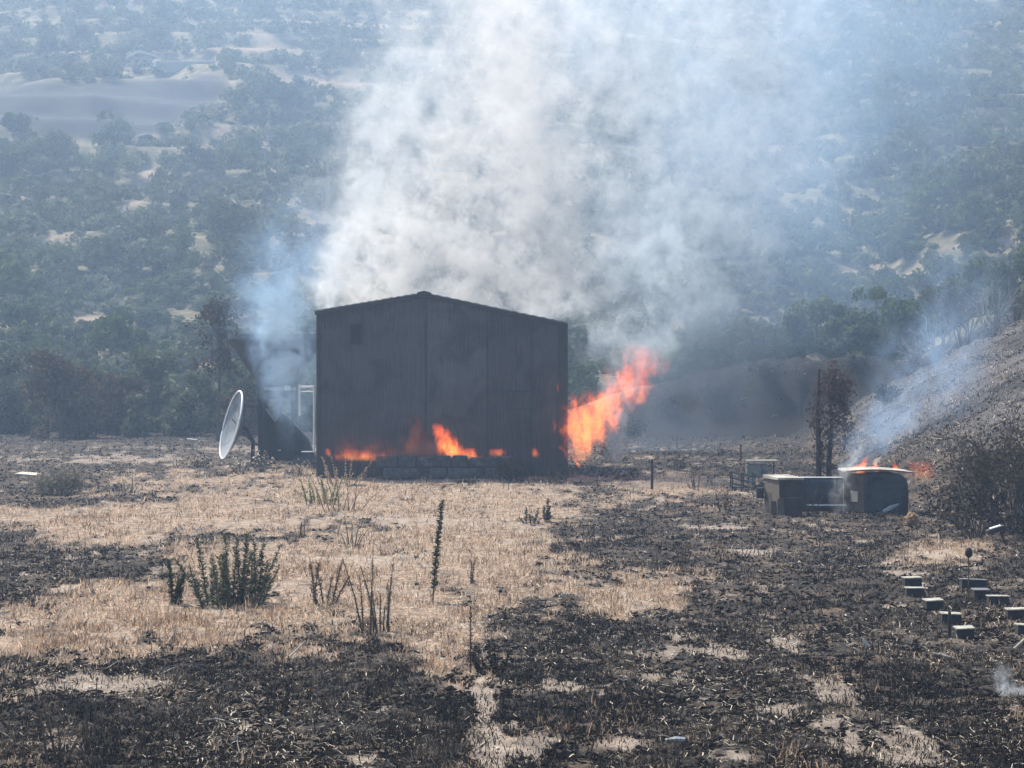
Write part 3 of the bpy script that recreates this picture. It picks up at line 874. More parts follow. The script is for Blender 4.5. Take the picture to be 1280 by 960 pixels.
def barn():
    root = empty('metal_barn', (XL, BY, 0)); tag(root, 'large soot-dark corrugated metal barn with low gable, flames along its foot', 'barn')
    ox = XL
    def front(x0, x1, y, mat, dz=0.0, zb=0.05):
        mb = MB(); pitch = 0.152; n = int(round((x1 - x0) / pitch)); pitch = (x1 - x0) / n
        prof = []
        for i in range(n):
            b = x0 + i * pitch
            prof += [(b, 0), (b + 0.30 * pitch, 0), (b + 0.42 * pitch, -0.017), (b + 0.80 * pitch, -0.017), (b + 0.92 * pitch, 0)]
        prof.append((x1, 0))
        xs = sorted(set([p[0] for p in prof] + ([XP] if x0 < XP < x1 else [])))
        pts = []
        for X in xs:
            Yo = np.interp(X, [p[0] for p in prof], [p[1] for p in prof])
            pts.append((X, Yo))
        vs = []; fs = []
        for X, Yo in pts: vs += [(X - ox, y - BY + Yo, zb), (X - ox, y - BY + Yo, roof_z(X) - 0.03 + dz)]
        for i in range(len(pts) - 1): fs.append((2 * i, 2 * i + 2, 2 * i + 3, 2 * i + 1))
        k = len(vs)
        for X, Yo in ((pts[0][0], 0), (pts[-1][0], 0)):      # closing back sheet gives it thickness
            vs += [(X - ox, y - BY + 0.03, zb), (X - ox, y - BY + 0.03, roof_z(X) - 0.03 + dz)]
        fs.append((k + 2, k, k + 1, k + 3))
        fs.append((k, 0, 1, k + 1)); fs.append((2 * len(pts) - 2, k + 2, k + 3, 2 * len(pts) - 1))
        mb.add(vs, fs)
        return mb.build('wall_panel', mat, root)
    front(XL + 0.06, bx(532), BY, M['wall_sheet'])
    front(bx(534), bx(608), BY - 0.05, M['wall_sheet_pale'], dz=-0.10)
    front(bx(608) + 0.01, bx(664), BY, M['wall_sheet_dark'])
    front(bx(665), XR - 0.06, BY - 0.03, M['wall_sheet'])
    tr = MB()
    for px in (532.7, 664.5):
        x = bx(px); tr.box((x - ox, -0.045, (roof_z(x) - 0.2) / 2), (0.06, 0.05, roof_z(x) - 0.3))
    tr.build('seam_strip', M['dark_trim'], root)
    for x, w in ((XL, 0.16), (XR - 0.12, 0.42)):
        c = MB(); c.box((x - ox, -0.02, (roof_z(x) - 0.05) / 2), (w, 0.14, roof_z(x) - 0.05)); c.build('corner_trim', M['dark_trim'], root)
    D = 13.0
    for x, s in ((XL - 0.02, 1), (XR + 0.02, -1)):
        mb = MB(); n = 80; vs = []; fs = []
        for i in range(n + 1):
            yy = 0.06 + i * (D - 0.06) / n; off = 0.03 * s if i % 2 else 0
            vs += [(x - ox + off, yy, 0.03), (x - ox + off, yy, roof_z(x) - 0.04)]
        for i in range(n): fs.append((2 * i, 2 * i + 2, 2 * i + 3, 2 * i + 1))
        mb.add(vs, fs); mb.build('side_wall', M['wall_sheet_dark'], root)
    mb = MB(); mb.prism([(0.05, 0.03), (XR - ox - 0.05, 0.03), (XR - ox - 0.05, ZR - 0.05), (XP - ox, ZP - 0.05), (0.05, ZL - 0.05)], D - 0.05, D)
    mb.build('back_wall', M['wall_sheet_dark'], root)
    for xa, xb in ((XL - 0.16, XP), (XP, XR + 0.10)):
        mb = MB(); za, zb_ = roof_z(max(xa, XL)) - (0.03 if xa < XL else 0), roof_z(min(xb, XR)) - (0.03 if xb > XR else 0)
        n = 30; vs = []; fs = []
        for i in range(n + 1):
            t = i / n; x = xa + (xb - xa) * t; z = za + (zb_ - za) * t + (0.03 if i % 2 else 0)
            vs += [(x - ox, -0.22, z), (x - ox, D + 0.2, z), (x - ox, -0.22, z + 0.045), (x - ox, D + 0.2, z + 0.045)]
        for i in range(n):
            a, b = 4 * i, 4 * i + 4
            fs += [(a, a + 1, b + 1, b), (a + 2, b + 2, b + 3, a + 3), (a, b, b + 2, a + 2), (a + 1, a + 3, b + 3, b + 1)]
        mb.add(vs, fs); mb.build('roof', M['roof_sheet'], root)
    mb = MB(); mb.prism([(XP - ox - 0.30, ZP - 0.03), (XP - ox, ZP + 0.03), (XP - ox + 0.30, ZP - 0.03), (XP - ox + 0.28, ZP + 0.05), (XP - ox, ZP + 0.12), (XP - ox - 0.28, ZP + 0.05)], -0.26, D + 0.24)
    mb.build('ridge_cap', M['dark_trim'], root)
    for xa, xb in ((XL - 0.14, XP), (XP, XR + 0.08)):
        za, zb_ = roof_z(max(xa, XL)) - 0.01, roof_z(min(xb, XR)) - 0.01
        mb = MB(); mb.prism([(xa - ox, za - 0.16), (xb - ox, zb_ - 0.16), (xb - ox, zb_ + 0.0), (xa - ox, za + 0.0)], -0.20, -0.14)
        mb.build('verge_trim', M['dark_trim'], root)
    v = MB(); cx, cz = bx(445.5), bz(417.5); w, h = 15 * BS, 25 * BS
    v.box((cx - ox, -0.06, cz), (w, 0.05, h)); vent = v.build('vent', M['black_hole'], root)
    fr = MB()
    for dx, dz, sx, sz in ((0, h / 2, w + 0.1, 0.05), (0, -h / 2, w + 0.1, 0.05), (-w / 2, 0, 0.05, h), (w / 2, 0, 0.05, h)):
        fr.box((cx - ox + dx, -0.085, cz + dz), (sx, 0.06, sz))
    fr.build('vent_frame', M['dark_trim'], vent)
    h_ = MB(); x0, x1, z0, z1 = bx(632), bx(662), bz(511), bz(489)
    for a, b, c, d in (((x0 + x1) / 2, z1, x1 - x0, 0.07), ((x0 + x1) / 2 + 0.1, z0, (x1 - x0) * 0.7, 0.05)):
        h_.box((a - ox, -0.05, b), (c, 0.05, d))
    h_.box((x0 - ox + 0.03, -0.05, (z0 + z1) / 2), (0.05, 0.05, z1 - z0))
    h_.build('hatch', M['dark_trim'], root)
    p = MB(); x = bx(603); p.tube([(x - ox, -0.10, bz(470)), (x - ox, -0.16, bz(468)), (x - ox, -0.16, bz(462)), (x - ox, -0.10, bz(460))], 0.02, 6); p.build('handle', M['dark_trim'], root)
barn()

# white pipe frame leaning on the barn's left corner
def pipe_frame():
    root = empty('pipe_frame', (bx(396) - 0.15, BY + 0.4, 0)); tag(root, 'white pipe frame standing against the left corner of the barn', 'frame')
    y = 0.0; x0 = bx(382) - bx(396)
    m = MB(); m.tube([(0, y, bz(566)), (0, y, bz(482))], 0.05, 8); m.build('post', M['white_paint'], root)
    m = MB(); m.tube([(-0.62, y, bz(520)), (-0.62, y, bz(481))], 0.05, 8); m.build('post', M['white_paint'], root)
    m = MB(); m.tube([(-0.62, y, bz(484)), (0.0, y, bz(483.5))], 0.055, 8); m.build('rail', M['white_paint'], root)
    m = MB(); m.tube([(-0.62, y, bz(490)), (-0.05, y, bz(489.5))], 0.03, 6); m.build('rail', M['white_paint'], root)
    m = MB(); m.tube([(-0.55, y, bz(565)), (-0.02, y, bz(565))], 0.025, 6); m.build('rail', M['white_paint'], root)
pipe_frame()

# concrete blocks in front of the barn
def block_row():
    r = random.Random(4)
    ups = [(471, 497), (498, 520), (521, 541), (543, 563), (566, 584), (588, 604), (606, 622), (624, 641)]
    names = ['leftmost of the blackened blocks on the upper course before the barn', 'second blackened block from the left on the upper course', 'third blackened block from the left on the upper course',
             'blackened block below the tallest flame at the barn front', 'blackened block just right of the tallest flame at the barn front', 'third blackened block from the right on the upper course',
             'second blackened block from the right on the upper course', 'rightmost blackened block on the upper course, behind the dry bush']
    Yb = 96.6; s = Yb / F
    def z(py): return EYE - (py - HORIZON) * s
    for (a, b), lab in zip(ups, names):
        m = MB(); w = (b - a) * s; h = z(570 + r.uniform(-1, 2)) - z(584)
        m.box((0, 0, h / 2), (w, 0.45, h), Matrix.Rotation(r.uniform(-0.06, 0.06), 3, 'Z'), bev=0.02)
        o = m.build('concrete_block', M['concrete_dark'] if r.random() < 0.5 else M['concrete'])
        o.location = (((a + b) / 2 - 640) * s, Yb, z(584))
        tag(o, lab, 'block', 'blackened concrete blocks at the foot of the barn')
    lows = [(480, 536), (537, 558), (560, 604), (606, 652)]
    ln = ['long grey slab at the left end of the lower course before the barn', 'short grey slab second from left in the lower course before the barn', 'long grey slab third from left in the lower course', 'long grey slab at the right end of the lower course behind the dry bush']
    for (a, b), lab in zip(lows, ln):
        m = MB(); w = (b - a) * s; h = z(584.5)
        m.box((0, 0, h / 2), (w, 0.75, h), Matrix.Rotation(r.uniform(-0.02, 0.02), 3, 'Z'), bev=0.025)
        o = m.build('concrete_slab', M['concrete'])
        o.location = (((a + b) / 2 - 640) * s, Yb - 0.2, -0.02)
        tag(o, lab, 'slab', 'grey concrete slabs at the foot of the barn')
block_row()

# ------------------------------------------------------------------ satellite dish
def dish():
    Yd = 108.0; s = Yd / F; R = 43.5 * s
    c = at(288.5, 531, Yd)
    root = empty('satellite_dish', (c.x + 0.5, Yd, zat(c.x + 0.5, Yd))); tag(root, 'big white satellite dish tilted almost edge-on left of the barn', 'satellite dish')
    base = root.location
    n = Vector((-0.92, -0.31, 0.25)).normalized()
    q = n.to_track_quat('Z', 'Y').to_matrix()
    off = c - base
    mb = MB(); vs = []; fs = []; K, J = 10, 40; depth = 0.24 * R
    for side in (0, 1):
        for k in range(K + 1):
            rr = R * k / K
            for j in range(J):
                t = 2 * math.pi * j / J
                vs.append(off + q @ Vector((rr * math.cos(t), rr * math.sin(t), depth * (k / K) ** 2 - depth - side * 0.05)))
    for side in (0, 1):
        b = side * (K + 1) * J
        for k in range(K):
            for j in range(J):
                a1, a2 = b + k * J + j, b + k * J + (j + 1) % J
                f = (a1, a2, a2 + J, a1 + J)
                fs.append(f if side == 0 else f[::-1])
    mb.add(vs, fs); mb.build('reflector', M['dish_white'], root, True)
    rim = MB(); pts = [off + q @ Vector((R * math.cos(t), R * math.sin(t), -0.02)) for t in np.linspace(0, 2 * math.pi, 49)]
    rim.tube(pts, 0.05, 6, False); rim.build('rim', M['white_paint'], root, True)
    mt = MB(); back = off + q @ Vector((0, 0, -depth - 0.05))
    mt.tube([back, back + q @ Vector((0, 0, -0.35)), Vector((0.55, 0.1, 1.1)), Vector((0.5, 0.1, -0.05))], [0.12, 0.12, 0.09, 0.10], 8)
    mt.tube([off + q @ Vector((0.5 * R, 0, -0.16)), Vector((0.55, 0.1, 1.0))], 0.035, 6)
    mt.tube([off + q @ Vector((-0.5 * R, 0.3, -0.16)), Vector((0.55, 0.1, 1.0))], 0.035, 6)
    mt.build('mount', M['dark_trim'], root)
    lg = MB(); lg.box(off + q @ Vector((0.12 * R, 0.62 * R, -depth + depth * 0.41 + 0.03)), (0.32, 0.30, 0.02), q); lg.build('badge', M['grey_badge'], root)
M['dish_white'] = plain('dish_white', (0.16, 0.18, 0.20), (0.23, 0.25, 0.27), 1.5, 0.6, dirt=(0.12, 0.13, 0.135))
M['grey_badge'] = plain('grey_badge', (0.14, 0.15, 0.17), (0.2, 0.2, 0.22), 3)
dish()

# dark funnel-shaped tank on posts
def hopper():
    Yh = 113.0; s = Yh / F
    c = at(345, 450, Yh)
    root = empty('funnel_tank', (c.x, Yh, zat(c.x, Yh))); tag(root, 'dark funnel-shaped tank on posts, half hidden in blue smoke between dish and barn', 'tank')
    def z(py): return EYE - (py - HORIZON) * s
    mb = MB(); vs = []; fs = []; J = 28
    rows = [(z(419), 60 * s), (z(425), 60 * s), (z(484), 22 * s), (z(500), 16 * s)]
    for zz, r in rows:
        for j in range(J):
            t = 2 * math.pi * j / J; vs.append((r * math.cos(t), r * math.sin(t) * 0.9, zz))
    for k in range(len(rows) - 1):
        for j in range(J):
            a, b = k * J + j, k * J + (j + 1) % J
            fs.append((a + J, b + J, b, a))
    fs.append(tuple(range(J))); fs.append(tuple(range(len(vs) - 1, len(vs) - J - 1, -1)))
    mb.add(vs, fs); mb.build('funnel', M['tank_dark'], root)
    for px, w in ((329, 0.28), (368, 0.14)):
        for dy in (-0.9, 0.9):
            m = MB(); x = (px - 345) * s
            m.box((x, dy, z(470) / 2), (w, w, z(470) + 0.2)); m.build('post', M['dark_trim'], root)
    m = MB(); m.box(((352 - 345) * s, -0.93, z(487)), (40 * s, 0.10, 0.16)); m.build('beam', M['grey_steel'], root)
    m = MB(); m.box(((350 - 345) * s, -0.95, z(478)), (48 * s, 0.12, 0.12)); m.build('beam', M['dark_trim'], root)
    m = MB(); m.box(((362 - 345) * s, -1.0, z(486)), (7 * s, 0.2, 6 * s)); m.build('bracket', M['white_paint'], root)
    m = MB(); m.prism([((332 - 345) * s, -0.05), ((396 - 345) * s, -0.05), ((384 - 345) * s, z(548)), ((362 - 345) * s, z(524)), ((352 - 345) * s, z(516)), ((345 - 345) * s, z(530)), ((332 - 345) * s, z(512))], -0.3, 0.5)
    m.build('skirt', M['dark_trim'], root)
M['tank_dark'] = plain('tank_dark', (0.022, 0.022, 0.025), (0.05, 0.05, 0.055), 2, 0.6)
M['grey_steel'] = plain('grey_steel', (0.25, 0.26, 0.27), (0.42, 0.43, 0.44), 4, 0.5)
hopper()

# ------------------------------------------------------------------ burnt boxes, tank and shed body on the right
M['box_top'] = plain('faded_top_sheet', (0.26, 0.24, 0.20), (0.48, 0.44, 0.37), 3, 0.6, dirt=(0.20, 0.17, 0.14))
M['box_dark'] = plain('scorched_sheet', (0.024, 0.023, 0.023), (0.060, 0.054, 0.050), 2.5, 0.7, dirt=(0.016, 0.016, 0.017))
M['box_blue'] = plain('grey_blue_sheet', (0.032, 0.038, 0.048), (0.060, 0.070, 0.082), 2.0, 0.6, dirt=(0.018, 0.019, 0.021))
M['box_side'] = plain('lit_brown_sheet', (0.08, 0.065, 0.052), (0.15, 0.12, 0.095), 2.5, 0.8, dirt=(0.05, 0.042, 0.036))  # brown, lightened so the left flanks carry their lit tone in the colour
M['rust'] = plain('rusty_sheet', (0.10, 0.045, 0.028), (0.24, 0.13, 0.085), 4, 0.8)

def cabinet():
    Yc = 72.0; s = Yc / F
    x0, x1 = (974 - 640) * s, (1003 - 640) * s
    zg = zat(x0, Yc)
    root = empty('metal_cabinet', (x0, Yc, zg)); tag(root, 'square scorched metal cabinet with a pale lid, left of the burning boxes', 'cabinet')
    H = EYE - (600 - HORIZON) * s - zg; w = x1 - x0
    m = MB()   # skewed body: left flank swings away from the front
    dx, dy = -13 * s, 1.25
    out = [(0, 0), (w, 0), (w + dx, dy), (dx, dy)]
    vs = [(a, b, -0.05) for a, b in out] + [(a, b, H) for a, b in out]
    m.cur = 0; m.add(vs, [(0, 1, 5, 4), (1, 2, 6, 5), (2, 3, 7, 6)]); m.cur = 1; m.add(vs, [(3, 0, 4, 7)])  # left flank looks lit through its lighter sheet colour
    m.build('body', [M['box_dark'], M['box_side']], root)
    m = MB(); e = 0.05
    out2 = [(-e, -e), (w + e, -e), (w + dx + e, dy + e), (dx - e, dy + e)]
    vs = [(a, b, H + 0.003) for a, b in out2] + [(a, b, H + 0.07 + 0.04 * (i > 1)) for i, (a, b) in enumerate(out2)]
    m.add(vs, [(0, 1, 5, 4), (1, 2, 6, 5), (2, 3, 7, 6), (3, 0, 4, 7), (4, 5, 6, 7), (3, 2, 1, 0)]); m.build('lid', M['box_top'], root)
    m = MB(); m.box((w * 0.5, -0.02, H * 0.22 + 0.16), (w * 0.98, 0.03, H * 0.42)); m.build('lower_door', M['box_dark'], root)
    m = MB(); m.box((w * 0.5, -0.03, H * 0.50), (w, 0.04, 0.04)); m.build('rail', M['box_side'], root)
    m = MB(); m.box((-0.14, 0.28, 0.22), (0.20, 0.04, 0.44)); m.box((0.05, -0.04, 0.28), (0.22, 0.03, 0.5)); m.build('leg', M['box_side'], root)
    m = MB(); m.tube([(dx - 0.14, dy, H * 0.42), (dx - 0.14, dy, H * 0.72)], 0.13, 12); m.build('cap', M['dark_trim'], root, False)
cabinet()

def low_tank():
    Yc = 74.2; s = Yc / F
    x0, x1 = (1000 - 640) * s, (1054 - 640) * s; zg = zat(x0, Yc)
    root = empty('steel_tank', (x0, Yc, zg)); tag(root, 'long low grey-blue steel tank with rounded top between the cabinet and the burning container', 'tank')
    H = EYE - (598 - HORIZON) * s - zg; w = x1 - x0; y0 = 0.0; r = 0.16; D = 1.3
    prof = [(0, 0.22), (0, H - r)] + [(r - r * math.cos(t), H - r + r * math.sin(t)) for t in np.linspace(0.2, math.pi / 2, 6)] + [(D - r, H), (D, H - r), (D, 0.22)]
    m = MB(); k = len(prof); vs = [(0, y, z) for y, z in prof] + [(w, y, z) for y, z in prof]
    fs = [tuple(range(k)), tuple(range(2 * k - 1, k - 1, -1))] + [(i, i + k, (i + 1) % k + k, (i + 1) % k) for i in range(k)]
    m.add(vs, fs); m.build('body', M['box_blue'], root)
    m = MB(); m.box((w / 2 + 0.05, 0.32, H + 0.014), (w * 0.96, 0.5, 0.022)); m.build('top_sheet', M['grey_steel'], root)
    m = MB(); m.box((w / 2 + 0.15, -0.02, 0.22), (w * 0.9, 0.06, 0.05)); m.build('rail', M['white_paint'], root)
    m = MB(); m.box((w / 2, 0.55, 0.10), (w, 0.9, 0.22)); m.build('base', M['box_dark'], root)
    m = MB(); m.box((w * 0.62, -0.035, H * 0.42), (w * 0.62, 0.03, 0.03)); m.box((w * 0.31, -0.035, H * 0.3), (0.03, 0.03, H * 0.26)); m.build('seam', M['dark_trim'], root)
low_tank()

def container():
    Yc = 73.4; s = Yc / F
    x0, x1 = (1080 - 640) * s, (1135 - 640) * s; zg = zat((x0 + x1) / 2, Yc) - 0.05
    root = empty('scorched_container', (x0, Yc, zg)); tag(root, 'large round-shouldered scorched steel container with fire on its top', 'container')
    H = EYE - (592 - HORIZON) * s - zg; w = x1 - x0; D = 1.5
    prof = [(0, 0), (w, 0), (w + 0.02, H * 0.55)] + [(w - 0.42 + 0.42 * math.cos(t), H - 0.40 + 0.40 * math.sin(t)) for t in np.linspace(0.1, math.pi / 2, 7)] + [(0.22, H), (0.0, H - 0.06)]
    m = MB(); k = len(prof); vs = [(x, 0, z) for x, z in prof] + [(x, D, z) for x, z in prof]
    fs = [tuple(range(k)), tuple(range(2 * k - 1, k - 1, -1))] + [(i, i + k, (i + 1) % k + k, (i + 1) % k) for i in range(k)]
    m.add(vs, fs); m.build('body', M['box_blue'], root)
    # left flank, turned towards us; its lit tone is in the sheet colour
    fx = (1060 - 1080) * s
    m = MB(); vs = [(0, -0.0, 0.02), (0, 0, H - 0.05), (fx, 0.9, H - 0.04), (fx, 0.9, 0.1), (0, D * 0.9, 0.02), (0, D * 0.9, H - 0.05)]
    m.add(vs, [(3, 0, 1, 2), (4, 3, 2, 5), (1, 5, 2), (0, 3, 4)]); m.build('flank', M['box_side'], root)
    m = MB(); R = Matrix.Rotation(-math.atan2(0.9, -fx), 3, 'Z')
    m.box((fx * 0.48, 0.9 * 0.48 - 0.05, H * 0.42), (0.38, 0.03, 0.34), R, bev=0.005); m.build('pale_plate', M['box_top'], root)
    m = MB(); m.box((w * 0.5, -0.015, H * 0.78), (w * 0.8, 0.02, 0.025)); m.box((w * 0.25, -0.015, H * 0.32), (w * 0.45, 0.02, 0.02)); m.build('seam', M['dark_trim'], root)
    m = MB(); m.tube([(w * 0.42, -0.12, 0.10), (w * 0.6, -0.1, 0.22), (w * 0.78, -0.14, 0.34)], [0.05, 0.08, 0.03], 6); m.build('torn_strip', M['grey_steel'], root)
    # sheet on top
    X0, X1 = (1056 - 640) * s, (1141 - 640) * s
    m = MB(); n = 12; vs = []; fs = []
    for i in range(n + 1):
        t = i / n; x = X0 + (X1 - X0) * t - x0; z = H + 0.045 + 0.07 * math.sin(math.pi * t) - 0.04 * t
        for y in (-0.18, D + 0.1):
            vs += [(x, y, z), (x, y, z + 0.05)]
    for i in range(n):
        a, b = 4 * i, 4 * i + 4
        fs += [(a, b, b + 1, a + 1), (a + 2, a + 3, b + 3, b + 2), (a + 1, b + 1, b + 3, a + 3), (a, a + 2, b + 2, b)]
    fs += [(0, 1, 3, 2), (4 * n, 4 * n + 2, 4 * n + 3, 4 * n + 1)]
    m.add(vs, fs); o = m.build('roof_sheet', M['box_top'], None); o.location = root.location
    tag(o, 'bowed pale metal sheet lying across the top of the burning container', 'metal sheet')
    o.data.materials.append(M['rust'])
    for p in o.data.polygons:
        if abs(p.normal.y) > 0.9: p.material_index = 1
container()

def small_bench():
    Y = 91.0; s = Y / F; x = (948 - 640) * s; zg = zat(x, Y)
    def z(py): return EYE - (py - HORIZON) * s - zg
    root = empty('work_bench', (x, Y, zg)); tag(root, 'small pale box with a white overhanging top, behind the metal cabinet', 'bench')
    m = MB(); m.box(((953 - 948) * s, 0.3, z(576.5)), (38 * s, 0.9, 0.07), bev=0.01); m.build('top', M['box_top'], root)
    m = MB(); m.box(((947 - 948) * s, 0.3, (z(581) + z(597)) / 2), (26 * s, 0.7, z(581) - z(597)), bev=0.01); m.build('body', M['pale_green'], root)
    for px in (936, 968):
        m = MB(); m.box(((px - 948) * s, 0.2, z(577) / 2), (0.05, 0.05, z(577))); m.build('leg', M['dark_trim'], root)
    Y = 88.0; s = Y / F; x = (928 - 640) * s; zg = zat(x, Y)
    root = empty('crate_frame', (x, Y, zg)); tag(root, 'dark open crate of bars lying left of the white-topped bench', 'crate')
    for dy in (-0.3, 0.4):
        for zz in (0.12, 0.32, 0.55):
            m = MB(); m.tube([(-0.42, dy, zz + 0.12), (0.45, dy, zz - 0.05)], 0.025, 5); m.build('bar', M['tank_dark'], root)
    for px in (-0.42, 0.0, 0.45):
        for dy in (-0.3, 0.4):
            m = MB(); m.box((px, dy, 0.3), (0.05, 0.05, 0.66)); m.build('post', M['tank_dark'], root)
    m = MB(); m.box((0.0, 0.05, 0.10), (0.85, 0.7, 0.04)); m.build('base', M['box_dark'], root)
M['pale_green'] = plain('pale_green_paint', (0.16, 0.17, 0.15), (0.26, 0.27, 0.24), 4, 0.7, dirt=(0.08, 0.08, 0.075))
small_bench()

# ------------------------------------------------------------------ hive boxes
M['hive_dark'] = plain('hive_dark', (0.014, 0.014, 0.016), (0.034, 0.033, 0.034), 6, 0.8)
M['hive_lid'] = plain('hive_lid', (0.26, 0.24, 0.19), (0.44, 0.41, 0.33), 8, 0.6, dirt=(0.13, 0.12, 0.10), dirt_scale=5)
M['hive_lid_dark'] = plain('hive_lid_dark', (0.08, 0.08, 0.08), (0.15, 0.145, 0.14), 8, 0.7)
HIVES = [(1131, 1154, 725.5, 735, 0, 'pale-lidded box at the back left corner of the cluster on the burnt ground'),
         (1134, 1158, 736, 748, 0, 'pale-lidded box directly in front of the back left one'),
         (1158, 1181, 749.5, 765, 0, 'pale-lidded box in the left row, between the back left pair and the staked one'),
         (1178, 1204, 767, 782, 0, 'pale-lidded box with a dark stake standing in front of it'),
         (1197, 1221, 787, 801, 0, 'pale-lidded box nearest the camera, at the bottom of the cluster'),
         (1202, 1236, 724.5, 737, 1, 'wide box with a dark dull lid at the back of the cluster'),
         (1218, 1239, 736.5, 751, 1, 'small box with a dark dull lid in front of the wide dark one'),
         (1237, 1264, 746, 759.5, 0, 'greyish-lidded box in the right row, left of the box cut by the photo edge'),
         (1261, 1290, 764.5, 776, 0, 'pale-lidded box cut by the right edge of the photo, upper of the two'),
         (1273, 1300, 785.5, 798, 0, 'pale-lidded box cut by the right edge of the photo, lower of the two')]
def hive(px0, px1, ty, by, dark, lab, i):
    Y = ground_at((px0 + px1) / 2, by)[1]; s = Y / F
    x = ((px0 + px1) / 2 - 640) * s; w = (px1 - px0) * s; zg = zat(x, Y)
    h = max(0.20, EYE - (ty + 1.5 - HORIZON) * s - zg)
    rz = (random.Random(i).uniform(-0.05, 0.08))
    root = empty('hive_box', (x, Y + 0.25, zg - 0.02), rz); tag(root, lab, 'box', 'small boxes standing on the burnt ground')
    rr_ = random.Random(i + 50); root.rotation_euler = (rr_.uniform(-0.04, 0.04), rr_.uniform(-0.05, 0.05), rz)
    m = MB(); m.box((0, 0, h / 2), (w * 0.93, 0.30, h), bev=0.008); m.build('body', M['hive_dark'], root)
    m = MB(); m.box((0, 0, h + 0.018), (w, 0.33, 0.024), bev=0.005); m.build('lid', M['hive_lid_dark'] if dark else M['hive_lid'], root)
    m = MB(); m.box((0, -0.155, 0.05), (w * 0.5, 0.02, 0.025)); m.build('entrance', M['black_hole'], root)
for i, a in enumerate(HIVES): hive(*a, i)

# ------------------------------------------------------------------ stakes, posts, scraps
def stick(name, px, by, ty, rad, label, mat, cat='post', lean=0.0):
    x, Y, z = ground_at(px, by); s = Y / F; h = (by - ty) * s
    m = MB(); m.tube([(0, 0, -0.1), (lean * 0.5 * s, 0, h * 0.5), (lean * s, 0, h)], [rad, rad * 0.9, rad * 0.75], 7)
    o = m.build(name, mat); o.location = (x, Y, z); tag(o, label, cat); return o
stick('charred_stake', 815, 612, 575, 0.06, 'upright charred stake alone on the field right of the flames', M['charred_wood'])
stick('charred_stake', 1187, 797, 766, 0.035, 'short dark stake in front of a pale-lidded box', M['charred_wood'])
stick('thin_post', 846, 560, 545, 0.05, 'small dark post near the foot of the bank', M['charred_wood'])
stick('thin_post', 926, 575, 556, 0.05, 'thin dark post behind the white-topped bench', M['charred_wood'])
def knob_post():
    x, Y, z = ground_at(1211, 752); s = Y / F
    root = empty('knob_post', (x, Y, z)); tag(root, 'thin post with a round dark head among the small boxes', 'post')
    MB().tube([(0, 0, -0.1), (-0.01, 0, 1.0)], 0.014, 6).build('pole', M['brown_twig'], root)
    m = MB(); m.tube([(0, 0, 0.90), (0, 0, 0.95), (0, 0, 1.02), (0, 0, 1.09), (0, 0, 1.12)], [0.03, 0.075, 0.085, 0.06, 0.01], 10); m.build('knob', M['charred_wood'], root, True)
knob_post()
def tilted_plate():
    x, Y, z = ground_at(1250, 682); s = Y / F
    root = empty('tilted_plate', (x, Y, z)); tag(root, 'small tilted plate with a bright edge on a leaning stick by the dry bush', 'plate')
    MB().tube([(0.18, 0, -0.05), (0.0, 0, 0.42)], 0.03, 6).build('pole', M['charred_wood'], root)
    R = Matrix.Rotation(-0.30, 3, 'Y')
    m = MB(); m.box((-0.12, 0, 0.42), (0.50, 0.3, 0.12), R, bev=0.01); m.build('panel', M['dark_trim'], root)
    m = MB(); m.box((-0.13, 0, 0.495), (0.30, 0.22, 0.02), R); m.build('bright_edge', M['white_paint'], root)
tilted_plate()

def tuft_ball():
    x, Y, z = ground_at(1140, 658); r = np.random.default_rng(8)
    V, Fc, ti = leaf_quads(r, [(0, 0, 0.2)], [0.2], 420, 0.10, 0.95, 0.55)
    o = link_mesh('dried_tumbleweed', fast_mesh('dried_tumbleweed', V, Fc, {'tint': np.clip(ti + 0.1, 0, 1)}), M['straw']); o.location = (x, Y, z)
    tag(o, 'round straw coloured tuft on the ash in front of the burning container', 'dried plant')
tuft_ball()

def scrap(px, py, pts, label, mat, rad=0.02, name='scrap'):
    x, Y, z = ground_at(px, py); m = MB(); m.tube([Vector(p) for p in pts], rad, 5)
    o = m.build(name, mat); o.location = (x, Y, z + 0.03); tag(o, label, 'debris'); return o
M['bone'] = plain('bleached', (0.30, 0.27, 0.22), (0.52, 0.48, 0.41), 6, 0.8)
scrap(1083, 812, [(0.02, 0, 0), (-0.03, 0, 0.09), (-0.06, 0, 0.15)], 'upright pointed pale scrap on the ash left of the small boxes', M['bone'], [0.06, 0.04, 0.015], 'pale_scrap')
scrap(1180, 826, [(-0.18, 0, 0.08), (0, 0.05, 0.03), (0.2, 0, -0.01)], 'curved bleached stick below the small boxes', M['bone'], [0.012, 0.024, 0.014], 'bent_stick')
scrap(1099, 803, [(-0.0, 0, 0), (0.15, 0, -0.01)], 'short pale stick by the nearest of the small boxes', M['bone'], 0.016, 'short_stick').location.x += 3.55
scrap(845, 932, [(-0.14, 0, 0.02), (0, 0.0, 0.035), (0.12, 0, 0.03)], 'flat grey scrap on the ash at the bottom of the picture', M['grey_steel'], [0.02, 0.035, 0.03], 'grey_scrap')
scrap(305, 586, [(-0.12, 0, 0.05), (0.05, 0, 0.07), (0.2, 0, 0.03)], 'white lump on the ground below the dish', M['bone'], [0.08, 0.14, 0.06], 'white_lump')
scrap(1275, 815, [(-0.1, 0, 0.0), (0.1, 0, 0.18)], 'pale stick leaning up at the right edge below the small boxes', M['bone'], 0.02, 'leaning_stick')
scrap(366, 825, [(-0.22, 0, -0.1), (0.0, 0, 0.05), (0.22, 0.0, 0.28)], 'bleached branch lying left of centre on the near ash', M['bone'], [0.014, 0.018, 0.01], 'pale_branch')
